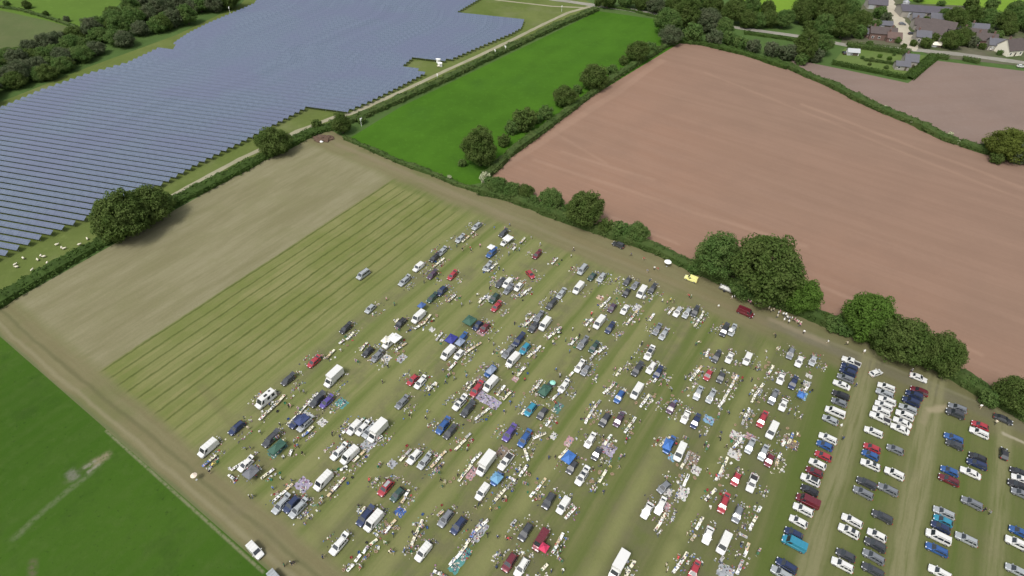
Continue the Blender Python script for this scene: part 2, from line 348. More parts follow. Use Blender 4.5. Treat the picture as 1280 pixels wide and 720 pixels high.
pm = ground_mat('bright pasture', (.038, .100, .007), (.050, .124, .009), .012, .05, 1.0, c3=(.033, .086, .010), stripe=(ANG, .08, .25))
sheet('pasture', pg([(432, 176), (500, 134), (640, 66), (748, 14), (820, 24), (856, 50), (790, 90), (700, 145), (640, 186), (604, 228), (570, 235), (500, 209)]), .035, pm)
sg = ground_mat('solar farm grass', (.085, .118, .026), (.115, .140, .042), .02, .07, 1.0, c3=(.14, .15, .07))
sheet('solar_farm_grass', pg([(-300, 560), (-60, 402), (0, 374), (110, 306), (210, 252), (300, 205), (392, 164), (440, 150), (520, 116), (640, 58), (745, 6), (700, -14), (600, -60), (360, -60), (300, 6), (220, 44), (110, 84), (0, 128), (-200, 225), (-500, 400)]), .03, sg)
sheet('far_meadow', pg([(-150, 70), (-5, 66), (75, 52), (120, 24), (175, -10), (230, -60), (-250, -60), (-250, 60)]), .05, ground_mat('far green meadow', (.075, .135, .018), (.09, .15, .025), .01, .04, .7))
sheet('rough_meadow', pg([(-150, 14), (0, 13), (60, 26), (112, 41), (80, 56), (-10, 70), (-150, 90)]), .07, ground_mat('olive rough meadow', (.075, .115, .035), (.095, .105, .045), .015, .05, .7))
brt = ground_mat('spring green field', (.12, .21, .018), (.14, .235, .025), .01, .04, .7)
sheet('crop_field', pg([(915, 22), (925, -60), (1060, -60), (1020, 2), (1000, 18)]), .05, brt)
sheet('far_crop_field', pg([(1125, -2), (1125, -60), (1700, -60), (1700, 50), (1280, 28), (1240, 14), (1160, 6)]), .05, brt)
sheet('village_ground', pg([(1050, 56), (1060, 26), (1080, 4), (1115, -6), (1140, 4), (1220, 8), (1300, 32), (1500, 60), (1500, 104), (1290, 84), (1172, 72), (1150, 64)]), .06,
      ground_mat('village yards and verges', (.115, .105, .075), (.060, .085, .030), .04, .15, .8, c3=(.16, .14, .11)))
sheet('garden_lawn', pg([(1056, 60), (1090, 62), (1162, 70), (1134, 98), (1090, 90), (1040, 80)]), .08, ground_mat('garden lawn', (.085, .135, .030), (.11, .15, .045), .05, .2, 1))
pale = ground_mat('pale stone track', (.30, .28, .20), (.24, .23, .15), .06, .3, 1)
road = ground_mat('worn grey road', (.22, .21, .18), (.26, .25, .21), .05, .3, 1)
ribbon('farm_track', [G(x, y) for x, y in [(212, 247), (250, 226), (300, 199), (345, 178), (372, 164), (420, 146), (440, 142), (480, 124), (520, 106), (560, 87), (600, 69), (640, 50), (680, 30), (710, 16), (742, 7)]], 2.6, .08, pale)
ribbon('farm_track', [G(x, y) for x, y in [(600, -14), (620, 0), (690, 8), (738, 10)]], 2.0, .085, pale)
ribbon('road', [G(x, y) for x, y in [(640, -22), (690, -1), (745, 7), (785, 12), (830, 20), (880, 29), (930, 36), (1002, 46), (1060, 57), (1100, 60), (1150, 63), (1200, 68), (1290, 80), (1500, 106)]], 5.5, .10, road)
ribbon('village_lane', [G(x, y) for x, y in [(1096, -30), (1108, -2), (1115, 12), (1124, 26), (1130, 40), (1135, 52), (1138, 63)]], 7.5, .12, ground_mat('pale concrete lane', (.42, .38, .30), (.36, .33, .26), .08, .3, 1), jitter=.3)
# ------------------------------------------------------------------ vegetation
def leaf_mat(name, c, c2=None):
    t = NT(name); c2 = c2 or tuple(x * 1.45 for x in c)
    at = t.n.new('ShaderNodeAttribute'); at.attribute_name = 'Col'
    p = t.pos(); col = t.mix(t.smooth(t.noise(p, .22, 3), .35, .65), c, c2)
    col = t.mix(t.math('MULTIPLY', at.outputs['Fac'], .55), tuple(x * .62 for x in c), col) if False else t.mix(at.outputs['Fac'], tuple(x * .8 for x in c), col)
    m = t.done(col, .75, .15)
    tr = t.n.new('ShaderNodeBsdfTranslucent'); t.l.new(t.mix(.5, col, (c[0] * 1.6, c[1] * 1.7, c[2])), tr.inputs['Color'])
    mx_ = t.n.new('ShaderNodeMixShader'); mx_.inputs[0].default_value = .35; t.l.new(t.b.outputs[0], mx_.inputs[1]); t.l.new(tr.outputs[0], mx_.inputs[2]); t.l.new(mx_.outputs[0], t.n['Material Output'].inputs[0])
    return m
LEAF = dict(oak=leaf_mat('dark oak leaves', (.070, .112, .024), (.105, .142, .038)), ash=leaf_mat('mid green leaves', (.080, .145, .036), (.120, .175, .050)),
            lime=leaf_mat('bright spring leaves', (.075, .135, .022)), yellow=leaf_mat('yellow green leaves', (.088, .112, .020)),
            grey=leaf_mat('grey green leaves', (.085, .115, .055), (.125, .140, .080)), blossom=leaf_mat('white blossom', (.42, .44, .30)),
            hedge=leaf_mat('hedge leaves', (.064, .108, .027), (.102, .138, .042)), hedgelite=leaf_mat('light hedge leaves', (.050, .088, .018)))
BARK = simple('bark', (.09, .07, .05), .9, var=.3)
def leaf_blob(b, c, r, n, size, up=.25, sq=1.0):
    for _ in range(n):
        d = Vector((random.gauss(0, 1), random.gauss(0, 1), random.gauss(up, 1)))
        if d.length < .01: continue
        d.normalize(); p = c + Vector((d.x * r, d.y * r, d.z * r * sq)) * random.uniform(.75, 1.12)
        nn = (d + Vector((random.gauss(0, .38), random.gauss(0, .38), random.gauss(.15, .38)))).normalized()
        u = nn.orthogonal().normalized(); v = nn.cross(u); a = random.uniform(0, 6.28)
        u, v = u * math.cos(a) + v * math.sin(a), v * math.cos(a) - u * math.sin(a)
        s = size * random.uniform(.6, 1.3); sh = random.uniform(.55, 1.0)
        b.poly([p - u * s, p - v * s * .7 + nn * s * .15, p + u * s, p + v * s * .7 + nn * s * .1], col=(sh, sh, sh))
def crown_mesh(name, Rx, Rz, nb, nl, leaf, seed, zc, skew=0.2, low=-.85):
    random.seed(seed); b = MB()
    for i in range(nb):
        while True:
            d = Vector((random.uniform(-1, 1), random.uniform(-1, 1), random.uniform(low, 1)))
            if .35 < d.length < 1: break
        k = random.uniform(.60, .95) / max(d.length, .5)
        k = min(k, 1.0 / d.length * .9)
        lob = 1 + skew * pnoise(Vector((d.x * 1.6 + seed, d.y * 1.6, d.z * 1.6)))* 1.6
        lob = min(lob, 1.12); c = Vector((d.x * Rx * k * lob, d.y * Rx * k * lob, zc + d.z * Rz * k * lob))
        leaf_blob(b, c, Rx * random.uniform(.12, .23), nl, leaf, .35)
    # limbs' inner foliage
    for i in range(10):
        d = Vector((random.uniform(-.5, .5), random.uniform(-.5, .5), random.uniform(-.45, .5)))
        leaf_blob(b, Vector((d.x * Rx, d.y * Rx, zc + d.z * Rz)), Rx * .42, nl, leaf * 1.3, 0)
    return b.mesh(name, [LEAF['oak']], attr='Col')
def trunk_mesh(name, h, r, Rx, zc, seed):
    random.seed(seed); b = MB()
    b.tube((0, 0, -.2), (0.1, 0, h * .5), r * 1.25, r * .85, 9); b.tube((.1, 0, h * .5), (0, .1, h), r * .85, r * .5, 9)
    for i in range(7):
        a = i * 2.4 + random.random(); z0 = h * random.uniform(.5, 1); L = Rx * random.uniform(.5, .75)
        m_ = Vector((math.cos(a) * L * .5, math.sin(a) * L * .5, z0 + L * .35)); e_ = Vector((math.cos(a) * L, math.sin(a) * L, z0 + L * .9))
        b.tube((0, 0, z0), m_, r * .42, r * .3, 6); b.tube(m_, e_, r * .3, r * .1, 6)
    return b.mesh(name, [BARK], smooth=True)
TREEV = []
for i, (Rx, Rz, zc, nb, nl, lf) in enumerate(((5, 4.7, 5.0, 260, 88, .19), (5, 5.6, 6.0, 270, 88, .19), (5, 4.2, 4.4, 240, 88, .19), (5, 4.2, 4.0, 90, 50, .38))):
    r_ = empty('broadleaf_tree'); COL.objects.unlink(r_)
    c_ = bpy.data.objects.new('crown', crown_mesh('crown', Rx, Rz, nb, nl, lf, 11 + i, zc, .3)); t_ = bpy.data.objects.new('trunk', trunk_mesh('trunk', zc * .8, .38, Rx, zc, 5 + i))
    TREEV.append((r_, c_, t_, zc, Rz))
ORD = ['first', 'second', 'third', 'fourth', 'fifth', 'sixth', 'seventh', 'eighth', 'ninth', 'tenth', 'eleventh', 'twelfth', 'thirteenth', 'fourteenth', 'fifteenth', 'sixteenth', 'seventeenth', 'eighteenth', 'nineteenth']
TENS = ['', '', 'twenty', 'thirty', 'forty', 'fifty', 'sixty', 'seventy', 'eighty', 'ninety']
def ordinal(n):
    if n <= 19: return ORD[n - 1]
    if n >= 100: return 'hundred and ' + ordinal(n - 100) if n > 100 else 'hundredth'
    t, u = divmod(n, 10)
    return (TENS[t][:-1] + 'ieth') if u == 0 else TENS[t] + '-' + ORD[u - 1]
PENDING = {}      # (description, zone) -> [(sort key, object)]
def pend(o, desc, zone, key): PENDING.setdefault((desc, zone), []).append((key, o))
def flush(endphrase):
    for (desc, zone), lst in PENDING.items():
        lst.sort(key=lambda a: a[0])
        for i, (k, o) in enumerate(lst):
            sep = ' ' if zone.split()[0] in ('in', 'between', 'around', 'beside', 'along', 'near', 'on', 'alone') else ', '
            if len(lst) == 1: o['label'] = 'the only %s%s%s' % (desc, sep, zone)
            else: o['label'] = '%s %s%s%s, %s' % (ordinal(i + 1), desc, sep, zone, endphrase)
    PENDING.clear()
def tree(px, py, rpx, tone='oak', zone='', kind=None, group=None, sq=1.0, name='broadleaf_tree', desc=None):
    v = kind if kind is not None else random.choice([0, 1, 2])
    r_, c_, t_, zc, Rz = TREEV[v]
    base = G(px, py, 4)
    dist = math.sqrt(base.x ** 2 + base.y ** 2 + (CH - 4) ** 2)
    dep = base.y * math.cos(TH) + (CH - 4) * math.sin(TH)
    Rw = rpx * dep / F; sc = Rw / 5.3
    base = G(px, py, zc * sc * sq * .92); base.z = 0
    root = empty(name, base, random.uniform(0, 6.28)); root.scale = (sc * random.uniform(.93, 1.07), sc * random.uniform(.93, 1.07), sc * sq)
    tag(root, cat='tree', group=group or 'trees standing in the hedges')
    c2 = c_.copy(); COL.objects.link(c2); c2.parent = root; c2.material_slots[0].link = 'OBJECT'; c2.material_slots[0].material = LEAF[tone]
    if sc > .25:
        t2 = t_.copy(); COL.objects.link(t2); t2.parent = root
    size = 'tall' if Rw > 5.5 else ('medium' if Rw > 3.2 else 'small')
    look = dict(oak='dark green', ash='mid green', lime='bright green', yellow='yellow green', grey='grey green', blossom='white blossoming')[tone]
    pend(root, desc or '%s %s tree' % (size, look), zone, px)
    return root
random.seed(3)
Z1 = 'in the solar farm hedge'
for a in ((150, 272, 33, 'oak', 0), (184, 258, 29, 'oak', 2), (341, 178, 21, 'oak', 2), (427, 155, 12, 'oak', 1), (396, 156, 7.5, 'oak', 3), (302, 209, 4, 'oak', 3), (452, 150, 6, 'ash', 3)):
    tree(a[0], a[1], a[2], a[3], Z1, a[4])
Z2 = 'between pasture and ploughed field'
for a in ((600, 186, 22, 'oak', 1), (578, 204, 6, 'ash', 3), (630, 176, 9, 'oak', 3), (640, 160, 10, 'ash', 3), (672, 148, 8, 'ash', 3), (722, 112, 7, 'ash', 3), (765, 88, 8, 'ash', 3), (780, 76, 7, 'oak', 3), (656, 151, 17, 'oak', 3), (682, 141, 10, 'ash', 3), (706, 121, 15, 'oak', 2), (742, 97, 18, 'oak', 2), (797, 65, 14, 'oak', 0), (814, 61, 9, 'ash', 3), (606, 222, 8, 'blossom', 3)):
    tree(a[0], a[1], a[2], a[3], Z2, a[4])
Z3 = 'in the hedge above the stalls'
for a in ((612, 228, 8, 'ash', 3), (668, 250, 7, 'ash', 3), (706, 262, 8, 'ash', 3), (622, 232, 13, 'ash', 2), (640, 238, 12, 'ash', 2), (657, 240, 11, 'oak', 2), (689, 250, 17, 'ash', 2), (731, 262, 25, 'oak', 0), (757, 284, 12, 'oak', 3), (776, 288, 13, 'ash', 3), (797, 291, 15, 'ash', 2),
          (896, 322, 28, 'ash', 1), (958, 336, 44, 'oak', 0), (932, 358, 20, 'ash', 2), (1004, 372, 22, 'lime', 1), (1086, 396, 33, 'lime', 0), (1128, 425, 35, 'oak', 2), (1178, 443, 29, 'oak', 0), (1105, 425, 20, 'oak', 3), (1046, 405, 14, 'ash', 3), (1272, 494, 26, 'oak', 0), (1236, 498, 14, 'ash', 3), (868, 335, 10, 'ash', 3), (1030, 398, 9, 'oak', 3), (1060, 412, 12, 'ash', 3), (1150, 448, 12, 'oak', 3), (1210, 476, 10, 'ash', 3), (930, 335, 20, 'grey', 2)):
    tree(a[0], a[1], a[2], a[3], Z3, a[4])
Z4 = 'in the copse at the top'
random.seed(5)
for a in ((835, 28, 17, 'ash', 0), (838, 45, 14, 'grey', 2), (860, 18, 17, 'oak', 1), (866, 42, 14, 'ash', 3), (885, 26, 17, 'grey', 2), (892, 6, 14, 'oak', 0), (905, 34, 13, 'ash', 2), (918, 14, 16, 'oak', 0), (893, 48, 12, 'grey', 3), (912, 48, 10, 'ash', 3),
          (935, 24, 13, 'oak', 2), (948, 26, 11, 'ash', 2), (962, 24, 12, 'oak', 2), (980, 24, 12, 'ash', 0), (1004, 14, 16, 'oak', 0), (1022, 8, 16, 'oak', 1), (1040, 16, 18, 'oak', 0), (1060, 12, 15, 'ash', 2), (1076, 26, 14, 'oak', 2), (1055, 34, 15, 'oak', 0), (1030, 32, 15, 'ash', 2), (1074, 40, 10, 'ash', 3), (1012, 34, 10, 'oak', 3),
          (1008, 58, 16, 'oak', 1), (1026, 56, 14, 'ash', 0), (1020, 70, 10, 'grey', 3), (985, 66, 12, 'grey', 3), (965, 62, 11, 'grey', 3), (942, 58, 10, 'grey', 3), (925, 54, 10, 'ash', 3), (1002, 74, 9, 'ash', 3),
          (760, -3, 12, 'oak', 1), (782, 0, 11, 'ash', 2), (803, 2, 12, 'oak', 2), (820, 6, 12, 'grey', 2), (747, 4, 5, 'oak', 3), (845, 5, 14, 'oak', 2), (875, -2, 14, 'ash', 0), (940, 6, 12, 'ash', 2), (960, 10, 10, 'oak', 2)):
    tree(a[0], a[1], a[2], a[3], Z4, a[4], 'trees of the copse at the top')
Z5 = 'around the village'
for a in ((1100, 16, 9, 'ash', 3), (1168, 47, 6, 'oak', 3), (1122, 50, 5, 'ash', 3), (1142, 54, 5, 'oak', 3), (1236, 42, 7, 'grey', 3), (1228, 58, 5, 'oak', 3), (1180, 42, 6, 'grey', 3), (1206, 34, 8, 'ash', 3), (1096, 30, 6, 'ash', 3), (1158, 25, 5, 'oak', 3), (1250, 66, 4, 'ash', 3), (1278, 54, 7, 'oak', 3), (1142, 12, 5, 'grey', 3), (1130, 58, 4, 'oak', 3), (1108, 22, 7, 'grey', 3), (1190, 50, 13, 'oak', 2), (1205, 46, 11, 'oak', 0), (1215, 52, 9, 'grey', 3), (1158, 54, 8, 'oak', 3), (1262, 36, 10, 'oak', 2), (1247, 44, 7, 'ash', 3),
          (1195, 24, 14, 'oak', 0), (1215, 20, 14, 'oak', 2), (1235, 24, 14, 'ash', 2), (1256, 26, 13, 'oak', 0), (1278, 26, 14, 'ash', 2), (1300, 30, 15, 'oak', 0), (1180, 20, 10, 'ash', 2), (1240, 6, 9, 'ash', 3), (1215, 4, 9, 'oak', 3), (1270, 12, 12, 'ash', 2), (1292, 8, 12, 'oak', 2),
          (1176, 6, 6, 'ash', 3), (1150, -4, 8, 'ash', 3), (1092, 42, 6, 'oak', 3), (1087, 55, 5, 'ash', 3), (1262, 181, 29, 'yellow', 2), (1246, 198, 9, 'oak', 3), (1275, 190, 18, 'grey', 3)):
    tree(a[0], a[1], a[2], a[3], Z5, a[4], 'trees around the village', sq=.7 if a[2] == 29 else 1.0)
Z6 = 'in the garden with clipped hedges'
for a in ((1112, 73, 3.2, 'lime'), (1090, 74, 3, 'oak'), (1100, 70, 3, 'lime'), (1087, 80, 2.5, 'oak'), (1108, 84, 3, 'ash'), (1118, 68, 2.5, 'ash'), (1078, 72, 2.6, 'ash'), (1145, 84, 3, 'oak')):
    tree(a[0], a[1], a[2], a[3], Z6, 3, 'garden shrubs', name='garden_shrub', desc='small rounded %s shrub' % ('bright' if a[3] == 'lime' else 'dark' if a[3] == 'oak' else 'green'))
# woodland belt along the top left
random.seed(12)
belt = [((-30, 62), (-30, 140)), ((0, 66), (0, 118)), ((60, 48), (45, 105)), ((110, 34), (95, 84)), ((140, 14), (150, 62)), ((172, -8), (200, 40)), ((240, -14), (245, 22)), ((300, -30), (298, 2))]
cnt = 0
for (a, b), (c, d) in zip(belt, belt[1:]):
    L = math.hypot(c[0] - a[0], c[1] - a[1])
    nx = max(3, int(L / 13))
    for i in range(nx):
        u = (i + random.random()) / nx
        t0 = (a[0] + (c[0] - a[0]) * u, a[1] + (c[1] - a[1]) * u); t1 = (b[0] + (d[0] - b[0]) * u, b[1] + (d[1] - b[1]) * u)
        H = t1[1] - t0[1]; nr = max(2, int(H / 13))
        for j in range(nr):
            k = (j + .5 + random.uniform(-.25, .25)) / nr
            tree(t0[0] + (t1[0] - t0[0]) * k + random.uniform(-4, 4), t0[1] + H * k * .9, random.uniform(10, 14.5), random.choice(['oak', 'ash', 'grey', 'ash', 'grey', 'oak']), 'in the woodland belt at top left', random.choice([0, 1, 2, 2]), 'trees of the woodland belt', sq=.85)
for a in ((33, 6, 6, 'oak', 2), (57, 17, 4, 'oak', 3), (83, 24, 4.5, 'grey', 3), (108, 30, 4, 'grey', 3), (8, 4, 4, 'ash', 3)):
    tree(a[0], a[1], a[2], a[3], 'in the thin hedge at top left', a[4])
flush('from the left')
TH_ALL = []
def hedge(pts, w_, h_, tone, label, dens=1.0, leaf=.34, name='hedge', clip=False):
    q = []
    for a, b in zip(pts, pts[1:]):
        n = max(1, int((b - a).length / .75))
        for i in range(n): q.append(a.lerp(b, i / n))
    q.append(pts[-1]); b_ = MB(); ring = []
    for i, p in enumerate(q):
        d = (q[min(i + 1, len(q) - 1)] - q[max(i - 1, 0)]).normalized(); nn = Vector((-d.y, d.x, 0))
        k = 1 + (.0 if clip else .35) * pnoise(p * .11) + (.0 if clip else .25) * pnoise(p * .4)
        ww, hh = w_ * k, h_ * k
        ring.append([p + nn * ww * .40, p + nn * ww * .36 + Vector((0, 0, hh * .75)), p + Vector((0, 0, hh * .88)), p - nn * ww * .36 + Vector((0, 0, hh * .75)), p - nn * ww * .40])
        if clip:
            for j in range(int(26 * dens)):
                u = random.uniform(-1, 1); f_ = random.random()
                c = p + nn * (u * ww * .5) + Vector((0, 0, hh)) if f_ < .45 else p + nn * (math.copysign(ww * .5, u)) + Vector((0, 0, random.random() * hh))
                leaf_blob(b_, c + d * random.uniform(-.4, .4), .06, 1, leaf, .6)
        else:
            nbl = max(2, int(w_ * 1.1 * dens))
            for j in range(nbl):
                u = random.uniform(-.5, .5); z = hh * (1 - abs(u) * .9) * random.uniform(.45, .95)
                leaf_blob(b_, p + nn * (u * ww) + d * random.uniform(-.5, .5) + Vector((0, 0, z)), random.uniform(.35, .8) * min(1, h_ / 2), int(9), leaf, .5)
    for i in range(len(ring) - 1):
        for j in range(4): b_.poly([ring[i][j], ring[i][j + 1], ring[i + 1][j + 1], ring[i + 1][j]], col=(.5, .5, .5))
    o = b_.build(name, [LEAF[tone]], attr='Col'); tag(o, label, 'hedge'); return o
random.seed(21)
hedge(pg([(-60, 412), (0, 378), (60, 342), (110, 314), (160, 287), (210, 258), (255, 236), (300, 213), (350, 187), (392, 166), (415, 160)]), 6.4, 2.2, 'hedgelite', 'overgrown dark hedge between the solar farm and the stubble')
hedge(pg([(415, 157), (440, 152), (480, 135), (520, 117), (560, 99), (600, 79), (640, 60), (700, 32), (745, 13)]), 5.0, 2.6, 'hedge', 'hedge between the bright pasture and the pale solar farm track')
hedge(pg([(432, 174), (465, 188), (500, 204), (540, 218), (572, 232), (600, 240)]), 2.6, 1.7, 'hedge', 'low dark hedge between the pasture and the show field')
hedge(pg([(600, 240), (640, 250), (690, 268), (730, 284), (770, 297), (820, 314), (850, 329), (880, 342), (920, 361), (960, 377), (1000, 390), (1040, 407), (1080, 421), (1120, 437), (1160, 453), (1200, 475), (1240, 500), (1285, 525), (1400, 580)]), 5.0, 3.0, 'hedge', 'long bushy hedge between the show field and the ploughed field')
hedge(pg([(606, 224), (640, 192), (680, 163), (720, 133), (760, 104), (800, 78), (840, 54)]), 4.0, 2.8, 'hedge', 'thin dark hedge between the pasture and the ploughed field')
hedge(pg([(845, 52), (880, 56), (930, 68), (985, 86)]), 5.0, 2.4, 'hedgelite', 'scrubby hedge below the copse at the head of the ploughed field')
hedge(pg([(985, 84), (1010, 96), (1040, 108), (1070, 124), (1100, 138), (1140, 154), (1180, 174), (1220, 187), (1290, 205), (1400, 240)]), 6.0, 2.8, 'hedge', 'thick hedge between the ploughed field and the mauve fallow field')
hedge(pg([(-20, 6), (30, 14), (70, 26), (112, 41)]), 2.4, 1.6, 'hedge', 'thin hedge dividing two meadows at top left')
hedge(pg([(930, 42), (1000, 52), (1040, 60)]), 3.2, 1.8, 'hedgelite', 'roadside hedge left of the garden')
hedge(pg([(755, 8), (790, 14), (825, 23)]), 2.0, 1.4, 'hedgelite', 'low hedge along the road above the pasture')
hedge(pg([(1058, 58), (1090, 62), (1120, 66), (1136, 68)]), 5.0, 2.6, 'hedge', 'tall clipped hedge along the far side of the garden', clip=True)
hedge(pg([(1040, 80), (1070, 86), (1100, 92), (1133, 99)]), 3.2, 1.9, 'hedgelite', 'clipped hedge along the near side of the garden', clip=True)
hedge(pg([(1135, 99), (1150, 86), (1168, 71)]), 5.5, 1.7, 'hedgelite', 'clipped hedge along the right side of the garden', clip=True)
hedge(pg([(1080, 76), (1105, 79), (1122, 82)]), 1.6, 1.3, 'hedge', 'short clipped hedge across the middle of the garden', clip=True)
hedge(pg([(1170, 72), (1184, 74)]), 4.0, 2.0, 'hedge', 'short dark hedge beside the road, nearest the garden', clip=True)
hedge(pg([(1203, 75), (1223, 79)]), 4.0, 2.0, 'hedge', 'short dark hedge beside the road, below the barns', clip=True)
for i, (x, y) in enumerate(((1106, 135), (1188, 168), (1198, 178), (1140, 153))):
    tree(x, y, 3.6, 'blossom', 'in the hedge beside the fallow field', 3, 'blossoming hawthorns', name='hawthorn_bush', desc='white blossoming hawthorn')
for i, (x, y) in enumerate(((50, 57), (20, 71), (320, 248 - 0), (562, 222))):
    if x == 320: continue
    tree(x, y, 3.5, 'blossom', 'in a hedge at the left', 3, 'blossoming hawthorns', name='hawthorn_bush', desc='white blossoming hawthorn')
flush('from the left')
# ------------------------------------------------------------------ solar farm
def solar_mat():
    t = NT('solar glass'); tc = t.n.new('ShaderNodeTexCoord').outputs['Object']
    br = t.n.new('ShaderNodeTexBrick'); t.l.new(tc, br.inputs['Vector'])
    br.offset = 0; br.inputs['Scale'].default_value = 1.0; br.inputs['Brick Width'].default_value = 1.15; br.inputs['Row Height'].default_value = .95
    br.inputs['Mortar Size'].default_value = .02; br.inputs['Color1'].default_value = (.072, .095, .138, 1); br.inputs['Color2'].default_value = (.090, .116, .166, 1); br.inputs['Mortar'].default_value = (.18, .20, .24, 1)
    p = t.pos(); col = t.mix(t.math('MULTIPLY', t.smooth(t.noise(p, .03, 4), .4, .65), .5), br.outputs[0], (.088, .096, .160))
    m = t.done(col, .22, .6); return m
SOLAR = solar_mat(); STEEL = simple('galvanised steel', (.35, .36, .37), .5, .6)
SA = R(-11.8); SU = Vector((math.cos(SA), math.sin(SA), 0)); SN = Vector((-math.sin(SA), math.cos(SA), 0))
SP = [(-420, 380), (-60, 352), (0, 324), (50, 300), (113, 273), (160, 251), (200, 234), (250, 206), (300, 181), (345, 157), (384, 136), (432, 142), (460, 130), (500, 110), (534, 92), (504, 84), (517, 73), (561, 77), (600, 60), (640, 43), (652, 36), (655, 27), (571, 17), (586, 8), (606, -4), (640, -40), (360, -34), (330, -12), (318, 6), (302, 13), (262, 30), (236, 43), (218, 55), (221, 62), (198, 62), (160, 80), (110, 94), (50, 115), (0, 137), (-200, 235)]
SPW = [G(x, y, .9) for x, y in SP]
pitch = (G(0, 262.0) - G(0, 254.1)).dot(SN); pitch = abs((G(0, 300) - G(0, 200)).dot(SN)) / 16.6 if False else abs(pitch)
proj = [p.dot(SN) for p in SPW]; lo, hi = min(proj), max(proj); k = 0; v0 = G(40, 306, .9).dot(SN)
nrow = 0; TILT = R(21)
i0 = math.ceil((lo - v0) / pitch); i1 = math.floor((hi - v0) / pitch)
for i in range(i0, i1 + 1):
    v = v0 + i * pitch; xs = []
    for a, b in zip(SPW, SPW[1:] + SPW[:1]):
        pa, pb = a.dot(SN) - v, b.dot(SN) - v
        if pa * pb < 0:
            f_ = pa / (pa - pb); xs.append(a.lerp(b, f_).dot(SU))
    xs.sort()
    for a, b in zip(xs[::2], xs[1::2]):
        if b - a < 6: continue
        L = b - a; c = SU * ((a + b) / 2) + SN * v
        root = empty('solar_panel_row', (c.x, c.y, 0), SA); tag(root, cat='solar panels', group='rows of the solar farm')
        mb = MB(); W_ = pitch * .60; HC = 1.75
        hx, hz = W_ / 2 * math.cos(TILT), W_ / 2 * math.sin(TILT)
        for (y0, z0, y1, z1, zz) in ((-hx, 1.75 - hz, hx, 1.75 + hz, 0),):
            mb.poly([(-L / 2, y0, z0), (L / 2, y0, z0), (L / 2, y1, z1), (-L / 2, y1, z1)])
            mb.poly([(-L / 2, y1, z1 - .05), (L / 2, y1, z1 - .05), (L / 2, y0, z0 - .05), (-L / 2, y0, z0 - .05)], 1)
            for x in (-L / 2, L / 2): mb.poly([(x, y0, z0 - .05), (x, y0, z0), (x, y1, z1), (x, y1, z1 - .05)][::(1 if x < 0 else -1)], 1)
            mb.poly([(-L / 2, y0, z0 - .05), (L / 2, y0, z0 - .05), (L / 2, y0, z0), (-L / 2, y0, z0)], 1)
            mb.poly([(L / 2, y1, z1 - .05), (-L / 2, y1, z1 - .05), (-L / 2, y1, z1), (L / 2, y1, z1)], 1)
        mb.build('panel_table', [SOLAR, STEEL], root)
        fb = MB(); npst = max(2, min(60, int(L / 5))); zt_, zu_ = 1.72, 1.60; xs_ = []
        for j in range(npst):
            x = -L / 2 + .8 + (L - 1.6) * j / (npst - 1); xs_ += [x - .06, x + .06]
        for x in xs_: fb.v += [(x, -.05, zu_), (x, .05, zu_), (x, .05, zt_), (x, -.05, zt_)]
        def fq(*q): fb.f.append(tuple(q)); fb.m.append(0); fb.c.append(None)
        for j in range(len(xs_) - 1):
            k0, k1 = j * 4, j * 4 + 4
            fq(k0 + 3, k1 + 3, k1 + 2, k0 + 2); fq(k0, k1, k1 + 3, k0 + 3); fq(k0 + 1, k0 + 2, k1 + 2, k1 + 1)
            if j % 2: fq(k0, k0 + 1, k1 + 1, k1)
            else:
                n0 = len(fb.v); fb.v += [(xs_[j], -.05, 0), (xs_[j + 1], -.05, 0), (xs_[j + 1], .05, 0), (xs_[j], .05, 0)]; tp_ = [k0, k1, k1 + 1, k0 + 1]
                for i_ in range(4): fq(n0 + i_, n0 + (i_ + 1) % 4, tp_[(i_ + 1) % 4], tp_[i_])
        fq(0, 3, 2, 1); kk = (len(xs_) - 1) * 4; fq(kk, kk + 1, kk + 2, kk + 3)
        fb.build('support_frame', [STEEL], root)
        pend(root, 'long blue-grey solar panel row', 'in the solar farm', v); nrow += 1
flush('from the near end')
print('solar rows', nrow, 'pitch', round(pitch, 2))
# cabins, camera posts, sheep
WHITE = simple('white paint', (.78, .78, .75), .5); GREYP = simple('grey paint', (.35, .36, .37), .6); DARK = simple('dark rubber', (.02, .02, .022), .8)
for i, (x, y, l) in enumerate(((550, 83, 'white inverter cabin in the grass notch, nearer the track'), (548, 78, 'white inverter cabin in the grass notch, nearer the panels'))):
    r_ = empty('inverter_cabin', G(x, y), SA + R(20)); tag(r_, l, 'cabin')
    b = MB(); b.box((0, 0, .9), (2.2, 1.5, 1.7)); b.box((0, 0, 1.82), (2.4, 1.7, .12)); b.build('housing', [WHITE], r_)
    b = MB(); b.box((.4, -.77, .85), (.8, .05, 1.5)); b.build('door', [GREYP], r_)
for i, (x, y) in enumerate(((547, 102), (619, 71), (632, 66), (452, 158), (288, 17), (702, 15), (97, 72))):
    r_ = empty('camera_post', G(x, y), random.random() * 6); tag(r_, cat='camera post', group='camera posts round the solar farm')
    b = MB(); b.tube((0, 0, 0), (0, 0, 3.6), .09, .07, 8); b.build('pole', [WHITE], r_)
    b = MB(); b.box((.25, 0, 3.65), (.9, .35, .32)); b.box((0, 0, 3.2), (.5, .4, .6)); b.build('camera_housing', [WHITE], r_)
    pend(r_, 'white camera post', 'beside the solar farm', x)
flush('from the left')
WOOL = simple('cream wool', (.62, .58, .46), .95, var=.2); FACE = simple('dark face', (.10, .08, .07), .9)
